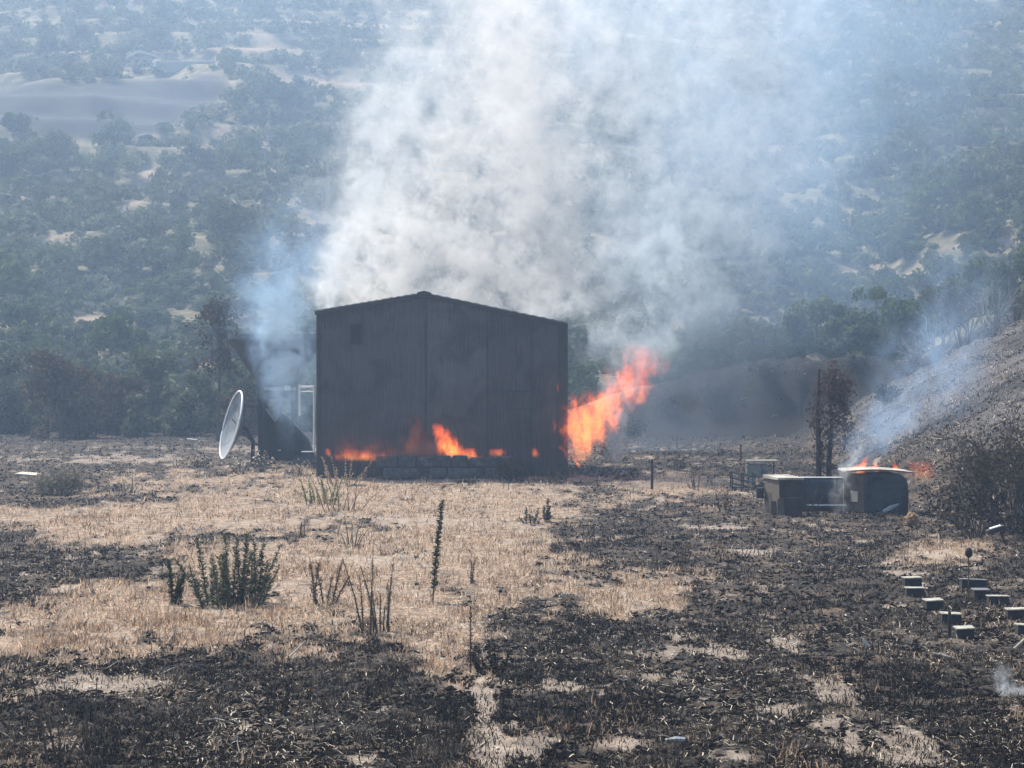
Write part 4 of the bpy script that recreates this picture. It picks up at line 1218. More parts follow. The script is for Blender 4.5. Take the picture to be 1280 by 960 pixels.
scrap(268, 905, [(-0.16, 0, 0.02), (0.0, 0.1, 0.03), (0.14, 0.0, 0.02)], 'bleached stick on the ash at the lower left', M['bone'], [0.006, 0.012, 0.007], 'pale_branch')
def small_flat(px, py, w, d, label, mat, post=0.0):
    x, Y, z = ground_at(px, py); m = MB(); m.box((0, 0, post + 0.05), (w, d, 0.06), Matrix.Rotation(0.08, 3, 'Y'), bev=0.01)
    if post: m.box((0.05, 0, post / 2), (0.12, 0.12, post))
    o = m.build('board', mat); o.location = (x, Y, z); tag(o, label, 'board')
small_flat(240, 562, 0.55, 0.5, 'small pale plate on a dark stump left of the dish', M['bone'], 0.5)
small_flat(36, 594, 0.9, 1.6, 'flat pale board on the ash near the left edge', M['bone'])

# ------------------------------------------------------------------ plants of the field
def spike_plant(name, px, by, ty, stems, label, leafm, w=0.11, spread=0.0, leaf=0.09, dens=150, lean=0.0, seed=1, cat='plant', taper=0.5, z_from=0.12, group=None):
    """upright stalks set all round with small leaves"""
    r = np.random.default_rng(seed)
    x, Y, z = ground_at(px, by); H = (by - ty) * Y / F
    root = empty(name, (x, Y, z - 0.02)); tag(root, label, cat, group)
    Vs, Ts = [], []; st = MB()
    for k in range(stems):
        h = H * (1.0 if k == 0 else r.uniform(0.45, 0.95))
        ox = 0 if stems == 1 else ((k + 0.5) / stems * 2 - 1 + r.normal(0, 0.12)) * spread * 0.36
        if stems > 1: h = H * (r.uniform(0.8, 1.0) if r.random() < 0.35 else r.uniform(0.3, 0.75))
        dx = lean if stems == 1 else ox * 0.7 + r.normal(0, 0.20) * H * 0.6
        dy = r.normal(0, 0.06); oy = 0 if stems == 1 else r.normal(0, 0.22) * spread
        st.tube([(ox, oy, 0), (ox + dx * 0.4, oy + dy * 0.5, h * 0.5), (ox + dx, oy + dy, h)], [0.018, 0.012, 0.005], 5)
        n = int(dens * h / 1.0)
        t = r.uniform(z_from, 1.0, n); cx = ox + dx * (0.8 * t + 0.2 * t * t) ; cz = h * t
        a = r.uniform(0, 6.283, n); ww = w * (1 - taper * t) * r.uniform(0.5, 1.2, n)
        b0 = np.stack([cx, oy + dy * t, cz], -1)
        d = np.stack([np.cos(a), np.sin(a), r.uniform(-0.1, 0.9, n)], -1)
        tip = b0 + d * ww[:, None]
        sd = np.stack([-np.sin(a), np.cos(a), np.zeros(n)], -1) * (leaf * 0.22); up = np.array([0, 0, leaf * 0.18])
        mid = (b0 + tip) / 2
        Vs.append(np.stack([b0, mid + sd + up * 0.6, tip, mid - sd - up * 0.4], 1).reshape(-1, 3)); Ts.append(np.repeat(r.beta(2, 3, n), 4))
    V = np.concatenate(Vs)
    link_mesh('leaves', fast_mesh('leaves', V, np.arange(len(V)).reshape(-1, 4), {'tint': np.concatenate(Ts)}), leafm, root)
    st.build('stem', M['brown_twig'], root)
    return root
spike_plant('mullein_stalk', 541, 752, 625, 1, 'single tall dark spiky stalk leaning right in the straw before the barn', M['grey_green'], 0.13, 0, 0.10, 230, 0.19, 501, taper=0.35)
spike_plant('spiky_shrub', 293, 756, 664, 30, 'dark green many-stemmed spiky shrub in the straw at left', M['grey_green'], 0.14, 1.55, 0.10, 150, 0, 502, 'shrub', 0.45, 0.02)
spike_plant('spiky_plant', 219, 756, 695, 4, 'small dark green upright plant left of the spiky shrub', M['olive_leaf'], 0.12, 0.25, 0.12, 300, 0, 503, z_from=0.02)
spike_plant('dry_stalks', 470, 792, 688, 12, 'clump of tall bare grey stalks in the middle of the field', M['pale_weed'], 0.06, 0.75, 0.07, 100, 0, 504)
spike_plant('burnt_stalk', 588, 842, 758, 1, 'thin burnt stalk on the near straw point left of the path', M['singed_leaf'], 0.09, 0, 0.08, 90, 0.0, 505)
spike_plant('burnt_plant', 612, 845, 790, 6, 'low dark burnt plant beside the thin burnt stalk', M['char'], 0.10, 0.5, 0.10, 170, 0, 506)
spike_plant('dry_plant', 405, 755, 700, 7, 'low reddish dry plant between the spiky shrub and the bare stalks', M['dry_leaf'], 0.10, 0.7, 0.08, 130, 0, 507)
spike_plant('dry_plant', 590, 730, 700, 3, 'tiny dark plant right of the single tall stalk', M['grey_green'], 0.06, 0.15, 0.08, 120, 0, 508)
spike_plant('thistle', 684, 652, 618, 3, 'spiky thistle at the right edge of the straw patch', M['singed_leaf'], 0.13, 0.3, 0.12, 160, 0, 509)
spike_plant('thistle', 664, 655, 632, 6, 'low pale thistle clump beside the spiky thistle', M['grey_green'], 0.12, 0.7, 0.10, 160, 0, 510)
spike_plant('grass_clump', 440, 682, 642, 8, 'thin clump of grey-green grass behind the bare stalks', M['grey_green'], 0.04, 0.5, 0.08, 60, 0, 511)
spike_plant('grass_clump', 376, 672, 645, 5, 'small upright grass clump left of the thin grey-green clump', M['grey_green'], 0.04, 0.25, 0.07, 60, 0, 512)
spike_plant('weed', 855, 705, 680, 5, 'dry weed on the straw hump at the right', M['dry_leaf'], 0.07, 0.4, 0.07, 90, 0, 513)
spike_plant('weed', 820, 715, 682, 4, 'dry reddish weed on top of the straw hump', M['dry_leaf'], 0.06, 0.3, 0.07, 90, 0, 514)
spike_plant('dark_weed', 73, 955, 830, 4, 'tall thin dark weed at the lower left corner', M['singed_leaf'], 0.06, 0.35, 0.06, 110, 0, 515, z_from=0.1)
spike_plant('dark_weed', 110, 925, 845, 3, 'thin dark weed right of the tallest one at the lower left corner', M['singed_leaf'], 0.05, 0.3, 0.05, 90, 0, 516)
spike_plant('dead_weed', 345, 900, 820, 6, 'dark burnt weed on the near ash left of centre', M['char'], 0.07, 0.5, 0.06, 120, 0, 517)
spike_plant('dead_weed', 720, 955, 900, 6, 'dark burnt weed at the bottom edge right of the path', M['char'], 0.06, 0.5, 0.06, 120, 0, 518)
spike_plant('dry_plant', 905, 640, 612, 5, 'burnt brown plant on the ash left of the metal cabinet', M['dry_leaf'], 0.09, 0.5, 0.10, 100, 0, 519)
spike_plant('dry_plant', 868, 612, 585, 5, 'brown dead plant near the upright charred stake', M['dry_leaf'], 0.09, 0.5, 0.10, 100, 0, 520)
spike_plant('dry_plant', 1010, 642, 600, 5, 'pale dead twiggy plant in front of the low steel tank', M['dry_leaf'], 0.06, 0.9, 0.09, 90, 0, 521)
spike_plant('pale_thistle', 162, 615, 588, 5, 'pale straw coloured thistle right of the grey bush on the left', M['pale_bits'], 0.12, 0.7, 0.12, 120, 0, 522)
spike_plant('pale_thistle', 221, 586, 566, 2, 'narrow pale spike at the edge of the ash left of the dish', M['pale_bits'], 0.10, 0.2, 0.12, 120, 0, 523)
spike_plant('green_tuft', 402, 630, 595, 14, 'yellow-green tuft of grass before the left end of the barn', M['yellow_green'], 0.12, 1.4, 0.09, 140, 0, 524)
spike_plant('green_tuft', 428, 640, 570, 10, 'pale feathery grasses beside the yellow-green tuft', M['straw'], 0.07, 1.5, 0.10, 70, 0, 525)
spike_plant('tall_grass', 425, 606, 566, 14, 'dry grass leaning in the fire at the left foot of the barn', M['straw'], 0.07, 2.1, 0.10, 60, 0, 526)
spike_plant('red_weed', 690, 606, 585, 5, 'reddish dry weed at the right foot of the barn', M['dry_leaf'], 0.10, 0.8, 0.10, 90, 0, 527)
bare_shrub('dry_bush', bx(638), 95.0, 1.05, 0.9, 'round dry bush in front of the right half of the barn', 310, None, M['brown_twig'], 16, 0.015, leafm=M['singed_leaf'], nleaf=900, leaf=0.10, depth=3)
_x, _y, _z = ground_at(75, 618)
bare_shrub('grey_bush', _x, _y, 1.1, 2.2, 'low wide grey-green bush at the left behind the straw', 311, None, M['ash_twig'], 26, 0.014, leafm=M['pale_weed'], nleaf=2200, leaf=0.10, depth=3)
for i, (px, by, h, w, lab) in enumerate([(300, 592, 0.9, 1.2, 'tangle of dead branches at the foot of the dish'), (328, 590, 1.2, 0.9, 'tangle of dead branches between the dish and the barn'),
                                         (250, 585, 0.7, 1.4, 'low tangle of dead branches left of the dish'), (372, 596, 0.6, 1.2, 'low dead brush before the white pipe frame'), (760, 578, 1.3, 1.3, 'pale dead shrub beside the base of the big flame'),
                                         (705, 600, 0.5, 0.9, 'scorched low brush at the right corner of the barn'), (980, 575, 0.9, 1.6, 'pale bare branches behind the burnt boxes'), (1165, 640, 1.0, 1.4, 'bare twisted branches right of the burning container'),
                                         (850, 585, 0.7, 1.2, 'low bare branches on the burnt field behind the upright stake'), (900, 570, 0.7, 1.2, 'low bare branches on the burnt field left of the bench')]):
    x, Y, z = ground_at(px, by)
    bare_shrub('dead_brush', x, Y, h, w, lab, 330 + i, None, M['ash_twig'] if i in (4, 6, 8) else M['brown_twig'], 9, 0.022, depth=2, leafm=M['pale_bits'] if i in (0, 1, 3) else M['char'], nleaf=60, leaf=0.12)

# ------------------------------------------------------------------ far hillside: house, wall, roof, tall trees
def far_house():
    x, Y, z = ground_at(178, 84); s = Y / F
    root = empty('hillside_house', (x, Y, z - 1.0)); tag(root, 'small gabled house high on the hazy hillside at the upper left', 'house')
    W = 26 * s; H = 12 * s + 1.0
    m = MB(); m.box((0, 0, H / 2), (W, W * 0.8, H)); m.build('wall', M['house_wall'], root)
    m = MB(); m.prism([(-W * 0.75, H - 0.5), (-W * 0.72, H - 0.1), (-W * 0.1, H + 4 * s + 0.6), (W * 0.68, H + 0.3), (W * 0.68, H - 0.1), (-W * 0.1, H + 4 * s)], -W * 0.5, W * 0.5); m.build('roof', M['house_roof'], root)
    m = MB(); m.box((W * 0.66, -W * 0.30, H * 0.45), (W * 0.32, W * 0.3, H * 0.6)); m.build('annex', M['white_paint'], root)
    m = MB(); m.box((-W * 0.45, -W * 0.5, H * 0.42), (W * 0.9, W * 0.25, 0.5)); m.build('deck', M['house_roof'], root)
    for px in (-0.2, 0.2):
        m = MB(); m.box((W * px, -W * 0.41, H * 0.62), (W * 0.16, 0.1, H * 0.25)); m.build('window', M['black_hole'], root)
    x, Y, z = ground_at(232, 84); s = Y / F
    m = MB(); m.box((0, 0, 7 * s), (74 * s, 1.0, 15 * s), bev=0.1)
    o = m.build('retaining_wall', M['house_wall']); o.location = (x, Y, z - 1.0); tag(o, 'long grey retaining wall right of the hillside house', 'wall')
    x, Y, z = ground_at(184, 180); s = Y / F
    root = empty('canopy_shelter', (x, Y, z)); tag(root, 'low shelter with a bright curved roof on the far hillside below the quarry', 'shelter')
    m = MB(); m.prism([(-13 * s, 5 * s), (-9 * s, 4.3 * s), (-4 * s, 6 * s), (3 * s, 8 * s), (9 * s, 6.5 * s), (12 * s, 5 * s), (9 * s, 7.3 * s), (3 * s, 9.2 * s), (-4 * s, 7.6 * s), (-10 * s, 6 * s)], -2.5, 2.5); m.build('roof', M['white_paint'], root)
    m = MB()
    m.box((-8 * s, 0, 2.2 * s), (0.3, 3.5, 5 * s)); m.box((9 * s, 0, 2.8 * s), (0.3, 3.5, 7 * s)); m.build('post', M['house_wall'], root)
M['house_wall'] = plain('house_wall', (0.20, 0.19, 0.18), (0.30, 0.28, 0.26), 1)
M['house_roof'] = plain('house_roof', (0.40, 0.38, 0.36), (0.55, 0.52, 0.50), 1)
far_house()
TALL = [(148, 78, 22, 26, 'dark tall tree left of the hillside house'), (196, 64, 26, 24, 'dark tall tree behind the hillside house'), (60, 75, 26, 30, 'tall tree in the haze at the top left'),
        (22, 175, 40, 34, 'large dark tree at the left edge of the quarry'), (52, 205, 40, 36, 'large dark tree below the left end of the quarry'), (349, 128, 24, 18, 'lone pine on the pale terrace, left of a pair'),
        (372, 125, 28, 20, 'lone pine on the pale terrace, right of a pair'), (310, 140, 16, 24, 'round dark tree left of the pair of pines'), (12, 235, 40, 40, 'large dark tree at the left edge of the photo below the quarry'), (105, 60, 22, 26, 'hazy tall tree right of the top left corner'),
        (395, 190, 18, 26, 'round dark tree right of the bright bare patch')]
for i, (px, by, hp, wp, lab) in enumerate(TALL):
    x, Y, z = ground_at(px, by); s = Y / F
    tree('hillside_tree', x, Y, hp * s * 1.15, wp * s, M['olive_leaf'], lab, 'tree', 'tall trees standing out on the far hillside', n=700, leaf=0.75, z0=0.12, k=9, seed=600 + i, limbs=3, fill=0.55)

# ------------------------------------------------------------------ smoke and flames: shaped volumes
def float_curve(t, fac, pts):
    nd = t.n('ShaderNodeFloatCurve', ins={0: 1.0})
    t.set(nd, 1, fac)
    c = nd.mapping.curves[0]
    nd.mapping.use_clip = False
    while len(c.points) < len(pts): c.points.new(0.5, 0.5)
    for p, (x, y) in zip(c.points, pts):
        p.location = (x, y); p.handle_type = 'AUTO'
    nd.mapping.update()
    return nd.outputs[0]

def volume_body(name, rows, Y, depth, label, kind, cat=None, group=None, smoke=None, fire=None, step=None, seed=0.0,
                distort=0.35, dscale=0.25, nscale=0.5, stretch=0.5, edge=0.5, contrast=(0.42, 0.72), skew=0.0, margin=1.35, detail=5, wind=0.0):
    """a plume along a rising spine. rows: (pixel y, pixel x, pixel radius, density) from the bottom up, standing Y metres away.
    Every row becomes a real height, position and radius; depth is the plume's thickness divided by its width."""
    s = Y / F
    pts = [(EYE - (py - HORIZON) * s, (px - 640) * s, r * s, d) for py, px, r, d in rows]
    z0, z1 = pts[0][0], pts[-1][0]; x0 = pts[0][1]; H = z1 - z0
    rmax = max(p[2] for p in pts)
    xs = [p[1] for p in pts]; xa, xb = min(xs) - 0.5, max(xs) + 0.5
    # hull
    mb = MB(); J = 16; vs = []; fs = []
    ext = [(pts[0][0] - 0.35 * pts[0][2] * depth, *pts[0][1:])] + pts + [(z1 + 0.02 * H, *pts[-1][1:])]
    zz = np.array([p[0] for p in pts]); K = 16
    hz_ = np.linspace(ext[0][0], z1, K + 1)
    for z in hz_:
        xc = np.interp(z, zz, xs); rr = np.interp(z, zz, [p[2] for p in pts]) * margin
        for j in range(J):
            a = 2 * math.pi * j / J
            vs.append((xc - x0 + rr * math.cos(a), rr * depth * math.sin(a), z - z0))
    for k in range(K):
        for j in range(J):
            a, b = k * J + j, k * J + (j + 1) % J
            fs.append((a, b, b + J, a + J))
    fs.append(tuple(range(J - 1, -1, -1))); fs.append(tuple(range(K * J, K * J + J)))
    mb.add(vs, fs)
    t = NT(name + '_matter')
    oc = t.objc()
    # turbulence: displace the sampling point
    dn = t.n('ShaderNodeTexNoise', ins={'Vector': t.mapping(oc, loc=(seed, seed * 0.7, seed * 1.3)), 'Scale': dscale, 'Detail': 4.0, 'Roughness': 0.6})
    dv = t.n('ShaderNodeVectorMath', operation='SUBTRACT', ins={0: dn.outputs['Color'], 1: (0.5, 0.5, 0.5)}).outputs[0]
    dv = t.n('ShaderNodeVectorMath', operation='SCALE', ins={0: dv}); t.set(dv, 3, distort * rmax * 2.0)
    p = t.n('ShaderNodeVectorMath', operation='ADD', ins={0: oc, 1: dv.outputs[0]}).outputs[0]
    so = t.n('ShaderNodeSeparateXYZ'); t.set(so, 0, oc)
    sp = t.n('ShaderNodeSeparateXYZ'); t.set(sp, 0, p)
    fac = t.math('DIVIDE', so.outputs[2], H, clamp=True)
    fz = [((p_[0] - z0) / H) for p_ in pts]
    cx = float_curve(t, fac, [(f, (p_[1] - xa) / (xb - xa)) for f, p_ in zip(fz, pts)])
    cx = t.math('MULTIPLY_ADD', cx, xb - xa, xa - x0)
    rr = t.math('MULTIPLY', float_curve(t, fac, [(f, p_[2] / rmax) for f, p_ in zip(fz, pts)]), rmax)
    dm = max(p_[3] for p_ in pts)
    dens = t.math('MULTIPLY', float_curve(t, fac, [(f, p_[3] / dm) for f, p_ in zip(fz, pts)]), dm)
    ux = t.math('DIVIDE', t.math('SUBTRACT', sp.outputs[0], cx), rr)
    uy = t.math('DIVIDE', sp.outputs[1], t.math('MULTIPLY', rr, depth))
    d2 = t.math('ADD', t.math('MULTIPLY', ux, ux), t.math('MULTIPLY', uy, uy))
    shape = t.math('SUBTRACT', 1.0, t.math('SQRT', d2))
    bottom = t.mapr(so.outputs[2], -0.35 * pts[0][2] * depth, 0.1)
    nv = t.mapping(p, loc=(seed * 2.1, 3.0, seed), rot=(0, skew, 0), scale=(1, 1, stretch))
    nz = t.noise(nv, nscale, detail, 0.62 if smoke is not None else 0.66, 0.35)
    if smoke is not None:
        body = t.mapr(shape, -0.05, smoke.get('edge', 0.85), 0, 1, True)
        tex = t.mapr(t.math('ADD', nz, t.math('MULTIPLY', body, 0.06)), contrast[0], contrast[1], 0, 1, True)
        dd = t.math('MULTIPLY', t.math('MULTIPLY', body, tex), t.math('MULTIPLY', dens, bottom))
        pv = t.n('ShaderNodeVolumePrincipled', ins={'Density': dd, 'Color': (*smoke['color'], 1), 'Anisotropy': smoke.get('g', 0.35), 'Absorption Color': (*smoke.get('abs', (1, 1, 1)), 1)})
        t.set(t.out, 'Volume', pv)
    else:
        v = t.math('ADD', shape, t.math('MULTIPLY', t.math('SUBTRACT', nz, 0.5), fire.get('ragged', 2.2)))
        core = t.mapr(v, 0.05, 0.75, 0, 1, True)
        k = t.math('MULTIPLY', t.math('POWER', core, 1.4), t.math('MULTIPLY', dens, bottom))
        hot = t.math('MULTIPLY', core, float_curve(t, fac, [(0, 1.0), (0.45, 0.75), (1, 0.15)]))
        col = t.ramp(hot, [(0.0, (1.0, 0.085, 0.018)), (0.45, (1.0, 0.135, 0.022)), (0.85, (1.0, 0.23, 0.035)), (1.0, (1.0, 0.36, 0.08))])
        em = t.n('ShaderNodeEmission', ins={'Color': col, 'Strength': k})
        t.set(t.out, 'Volume', em)
    size = (H + 2 * rmax * margin * (1 + depth)) / 3
    t.m.cycles.volume_step_rate = 1.0
    o = mb.build(name, t.m); o.location = (x0, Y, z0)
    STEP = step or (0.45 if smoke is not None else 0.08)
    t.m.cycles.volume_step_rate = max(0.02, STEP / (0.1 * size))
    tag(o, label, cat, group, kind)
    return o

WHITE = {'color': (0.95, 0.965, 0.985), 'g': 0.35, 'abs': (0, 0, 0)}
BLUE = {'color': (0.40, 0.62, 0.95), 'g': 0.38, 'abs': (0.25, 0.25, 0.25)}
PALE = {'color': (0.86, 0.92, 0.98), 'g': 0.35, 'abs': (0, 0, 0)}
GREY = {'color': (0.76, 0.86, 0.96), 'g': 0.35, 'abs': (0, 0, 0)}
DARKS = {'color': (0.16, 0.21, 0.28), 'g': 0.3, 'abs': (0.1, 0.1, 0.1)}

volume_body('smoke', [(402, 555, 175, 1.35), (345, 555, 215, 0.80), (270, 575, 230, 0.42), (180, 600, 240, 0.27), (80, 630, 250, 0.19), (-60, 690, 290, 0.14)], 106, 0.50,
            'broad pale smoke column rising from the whole roof of the barn', 'stuff', smoke=WHITE, seed=3.0, skew=0.5, nscale=0.66, distort=0.30, dscale=0.40, stretch=0.85, contrast=(0.485, 0.63), detail=7)
volume_body('smoke', [(410, 688, 14, 2.4), (370, 690, 26, 1.5), (310, 692, 46, 0.75), (230, 672, 66, 0.50), (120, 645, 74, 0.45), (0, 632, 90, 0.30), (-60, 632, 100, 0.25)], 101, 0.8,
            'dense bright white core of smoke rising from the right end of the barn roof', 'stuff', smoke=WHITE, seed=11.0, nscale=0.85, distort=0.5, dscale=0.45, stretch=0.8, contrast=(0.43, 0.60), detail=7)
volume_body('smoke', [(396, 408, 16, 2.1), (370, 416, 30, 1.5), (320, 434, 50, 0.9), (250, 462, 66, 0.55), (160, 490, 80, 0.36), (60, 520, 90, 0.22)], 102, 0.8,
            'white smoke curling up from the left eave of the barn', 'stuff', smoke=PALE, seed=17.0, nscale=0.9, distort=0.45, dscale=0.5, stretch=0.8, detail=7, contrast=(0.44, 0.64))
volume_body('smoke', [(560, 750, 26, 0.10), (500, 775, 50, 0.28), (430, 800, 95, 0.40), (360, 850, 130, 0.40), (290, 890, 145, 0.42), (200, 925, 155, 0.30), (90, 940, 180, 0.19), (-60, 960, 210, 0.11)], 110, 0.6,
            'grey-blue smoke drifting up and right from the big flame', 'stuff', smoke=GREY, seed=23.0, skew=0.6, nscale=0.70, distort=0.32, dscale=0.42, stretch=0.9, contrast=(0.47, 0.64), detail=7)
volume_body('smoke', [(400, 690, 60, 0.22), (340, 760, 110, 0.22), (260, 790, 140, 0.19), (160, 800, 160, 0.17), (50, 800, 180, 0.15), (-60, 810, 200, 0.14)], 116, 0.5,
            'billowing pale blue smoke between the two main smoke columns', 'stuff', smoke=PALE, seed=26.0, skew=0.7, nscale=0.66, distort=0.32, dscale=0.4, stretch=0.9, contrast=(0.48, 0.63), detail=7)
volume_body('smoke', [(580, 830, 130, 0.12), (500, 860, 160, 0.34), (440, 880, 170, 0.30), (370, 890, 150, 0.08)], 124, 0.4,
            'dark sooty smoke lying low behind the flames', 'stuff', smoke=DARKS, seed=29.0, nscale=0.26, distort=0.3, dscale=0.12, stretch=1.0, contrast=(0.35, 0.65))
volume_body('smoke', [(575, 378, 26, 0.25), (520, 372, 38, 0.5), (450, 358, 60, 1.0), (400, 348, 76, 0.85), (330, 360, 84, 0.38), (270, 385, 84, 0.12), (215, 405, 84, 0.0)], 108, 0.6,
            'thin blue smoke between the dish and the left wall of the barn', 'stuff', smoke=BLUE, seed=31.0, nscale=0.8, distort=0.4, dscale=0.45, stretch=0.8, contrast=(0.42, 0.64), detail=7)
volume_body('smoke', [(430, 990, 220, 0.02), (300, 990, 330, 0.05), (150, 980, 380, 0.075), (20, 960, 420, 0.085), (-90, 960, 440, 0.085)], 135, 0.30,
            'thin blue veil of smoke spreading over the mountainside at upper right', 'stuff', smoke=BLUE, seed=37.0, nscale=0.17, distort=0.3, dscale=0.09, stretch=0.8, contrast=(0.36, 0.68), step=0.8)
volume_body('smoke', [(545, 640, 900, 0.003), (400, 640, 900, 0.007), (200, 600, 950, 0.009), (0, 560, 950, 0.010), (-120, 560, 950, 0.010)], 215, 0.25,
            'faint blue smoke hanging in the valley in front of the whole mountainside', 'stuff', smoke=BLUE, seed=39.0, nscale=0.03, distort=0.3, dscale=0.02, stretch=1.2, contrast=(0.2, 0.7), step=4.0, detail=3)
volume_body('smoke', [(596, 1058, 10, 0.8), (560, 1090, 44, 0.75), (510, 1140, 90, 0.60), (450, 1172, 100, 0.42), (390, 1190, 95, 0.26), (300, 1205, 80, 0.0)], 79, 0.8,
            'thin wisp of blue smoke slanting up from the burnt boxes across the slope', 'stuff', smoke=BLUE, seed=41.0, nscale=0.9, distort=0.45, dscale=0.5, stretch=0.6, step=0.3)
volume_body('smoke', [(648, 1054, 14, 0.25), (620, 1050, 17, 0.8), (592, 1054, 16, 1.3), (572, 1064, 16, 0.9), (545, 1074, 16, 0.0)], 73.0, 1.0,
            'small white puff of smoke between the tank and the scorched container', 'stuff', smoke=PALE, seed=43.0, nscale=3.2, distort=0.8, dscale=2.2, stretch=0.8, step=0.12, contrast=(0.46, 0.66))
volume_body('smoke', [(579, 772, 12, 2.6), (560, 768, 19, 2.4), (530, 770, 19, 1.8), (495, 760, 20, 1.6), (470, 762, 12, 0.8)], 99.5, 0.8,
            'bright white smoke right beside and below the big flame', 'stuff', smoke=WHITE, seed=47.0, nscale=1.7, distort=0.5, dscale=0.9, stretch=0.5, step=0.2)
volume_body('smoke', [(878, 1266, 32, 5.0), (862, 1262, 28, 4.0), (845, 1254, 18, 2.0), (825, 1250, 12, 0.8)], 34.0, 0.8,
            'low wisp of white smoke on the ash at the lower right corner', 'stuff', smoke=PALE, seed=53.0, nscale=6.5, distort=0.6, dscale=4.0, stretch=0.9, step=0.05, detail=6, contrast=(0.45, 0.68))
volume_body('smoke', [(575, 500, 90, 0.16), (535, 510, 100, 0.14), (500, 540, 100, 0.10), (440, 560, 90, 0.05), (380, 560, 80, 0.06)], 97.0, 0.10,
            'thin blue smoke drifting up the front of the barn', 'stuff', smoke=BLUE, seed=59.0, nscale=0.8, distort=0.3, dscale=0.4, stretch=0.6, step=0.2)

def flame(rows, Y, depth, label, seed, nscale=1.6, distort=0.45, ragged=2.2, group=None, cat='flames', step=0.10, dscale=1.2, margin=1.5, stretch=0.45, skew=0.0):
    return volume_body('flame', rows, Y, depth, label, 'thing', cat, group, fire={'ragged': ragged}, seed=seed, nscale=nscale, distort=distort, dscale=dscale, stretch=stretch, margin=margin, step=step, skew=skew)
flame([(577, 726, 12, 0.5), (558, 728, 22, 1.0), (538, 735, 30, 1.2), (516, 745, 38, 1.0), (496, 762, 33, 0.75), (478, 785, 28, 0.62), (462, 797, 34, 0.45), (446, 798, 30, 0.28), (430, 795, 16, 0.12)], 97.0, 0.6,
      'big orange flame bursting from the right corner of the barn, leaning right', 61.0, nscale=2.6, distort=0.34, dscale=1.3, skew=0.6, ragged=4.6, step=0.07)
flame([(505, 798, 8, 0.7), (495, 803, 13, 0.8), (484, 806, 13, 0.6), (474, 806, 6, 0.3)], 97.2, 0.8, 'red flame lobe at the right tip of the big flame', 62.0, nscale=2.4, ragged=3.0)
flame([(530, 716, 5, 0.6), (510, 716, 8, 0.5), (490, 716, 6, 0.2)], 97.9, 0.8, 'dull red flame licking the right edge of the barn above the big flame', 63.0)
flame([(584, 724, 3, 2.6), (578, 721, 4, 2.4), (570, 716, 3, 1.2)], 96.6, 1.0, 'small tongue of fire on the ground under the big flame', 64.0, nscale=4)
flame([(569, 564, 17, 1.6), (560, 562, 19, 1.9), (548, 556, 15, 1.8), (538, 550, 12, 1.3), (529, 546, 7, 0.5)], 97.2, 0.7, 'brightest orange flame at the centre foot of the barn', 65.0, nscale=3.6, dscale=2.2, ragged=3.4, step=0.06)
flame([(572, 590, 16, 1.4), (566, 585, 16, 1.3), (560, 588, 10, 0.6)], 97.2, 0.5, 'low orange flame right beside the brightest flame at the barn foot', 66.0, nscale=4, ragged=3.2, step=0.06)
flame([(568, 522, 34, 0.10), (550, 520, 26, 0.12), (535, 519, 16, 0.14), (520, 518, 10, 0.07)], 97.3, 0.4, 'dull red flame left of the brightest flame at the barn foot', 67.0, nscale=2.6, ragged=3.2)
flame([(574, 460, 62, 0.26), (565, 460, 62, 0.18), (552, 455, 50, 0.08), (538, 445, 24, 0.03)], 97.35, 0.15, 'long low dark red flames along the left foot of the barn', 68.0, nscale=1.4)
flame([(573, 448, 34, 0.8), (567, 446, 32, 0.6), (561, 440, 22, 0.2)], 96.4, 0.3, 'thin bright strip of flame in the dry grass at the left foot of the barn', 69.0, nscale=3.4, ragged=4.0, step=0.06)
flame([(570, 411, 4, 1.6), (565, 410, 5, 1.4), (560, 409, 3, 0.6)], 96.9, 1.0, 'small orange ember flame near the left corner of the barn', 70.0, nscale=4)
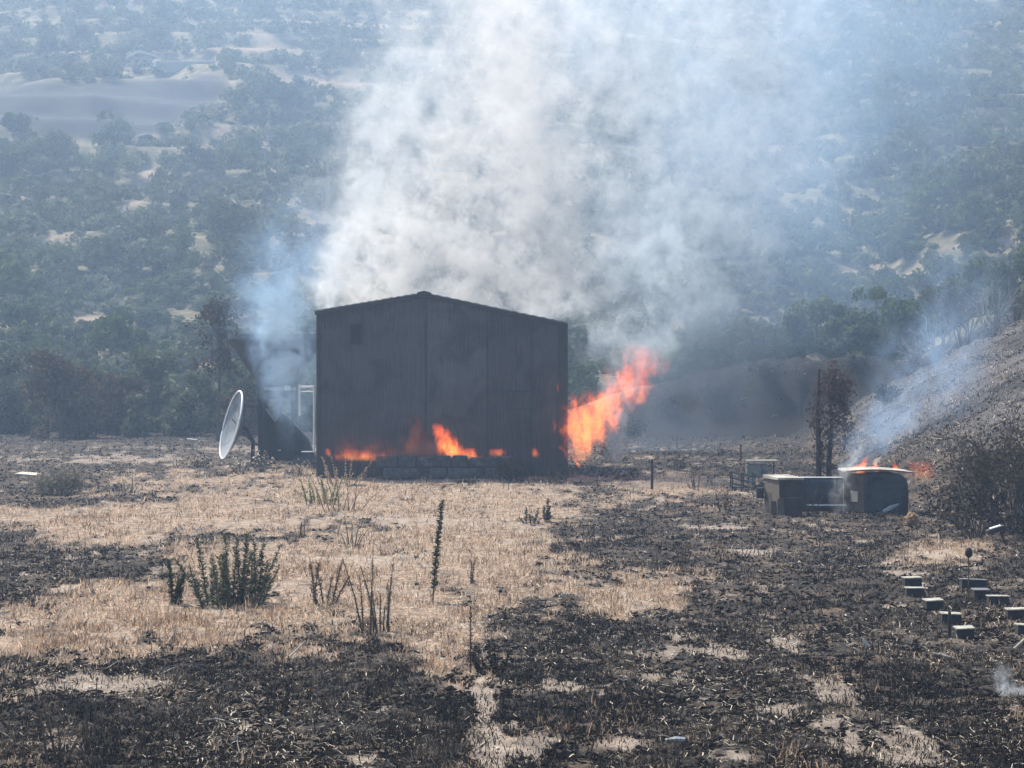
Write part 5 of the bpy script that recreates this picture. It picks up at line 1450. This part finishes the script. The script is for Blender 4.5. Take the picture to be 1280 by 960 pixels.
flame([(569, 622, 14, 1.2), (565, 622, 13, 1.2), (561, 622, 10, 0.4)], 97.2, 0.5, 'thin glowing strip of flame behind the right blocks', 71.0, nscale=4)
flame([(570, 669, 7, 0.9), (566, 669, 7, 0.9), (560, 667, 4, 0.4)], 97.2, 1.0, 'small flame at the barn foot right of the round dry bush', 72.0, nscale=4)
flame([(490, 698, 1.4, 1.6), (483, 697, 1.8, 1.6), (478, 697, 1.0, 0.8)], 97.7, 0.8, 'tiny flame high on the right corner trim of the barn', 73.0, nscale=4, distort=0.1)
flame([(590, 1074, 13, 3.0), (584, 1074, 11, 3.2), (577, 1080, 7, 2.6), (570, 1080, 3, 1.2)], 73.8, 0.6, 'orange flame on the pale sheet, at the left end of the container top', 74.0, nscale=3.5, dscale=2.5, step=0.06)
flame([(590, 1096, 4, 2.2), (584, 1095, 5, 1.8), (577, 1093, 2.5, 0.8)], 73.9, 0.8, 'smaller flame in the middle of the container top', 75.0, nscale=4, step=0.06)
flame([(589, 1120, 5, 2.6), (584, 1119, 5, 2.2), (579, 1117, 3, 0.9)], 73.9, 0.8, 'small pale flame at the right end of the container top', 76.0, nscale=4, step=0.06)
flame([(598, 1150, 26, 0.22), (588, 1150, 30, 0.25), (576, 1150, 22, 0.15)], 80.0, 0.4, 'dim red glow of burning grass on the slope right of the container', 77.0, nscale=1.5, step=0.15)

for i, (px, by, h, w, lab) in enumerate([(838, 520, 1.3, 2.2, 'charred low bush at the dark left end of the bank'), (895, 500, 1.2, 2.4, 'charred low bush on the dark bank, below the dim tree in the smoke'),
                                         (955, 480, 1.4, 2.0, 'charred low bush on the dark bank left of the two charred trunks'), (1075, 470, 1.3, 2.6, 'charred low bush on the dark bank right of the two charred trunks'),
                                         (790, 545, 1.2, 2.2, 'charred low bush at the foot of the bank just right of the big flame'), (1110, 500, 1.1, 2.0, 'charred low bush where the bank meets the right slope')]):
    x, Y, z = ground_at(px, by)
    bare_shrub('charred_bush', x, Y, h, w, lab, 380 + i, 'charred bushes on the dark bank', M['charred_wood'], 12, 0.03, depth=2, leafm=M['char'], nleaf=500, leaf=0.16)
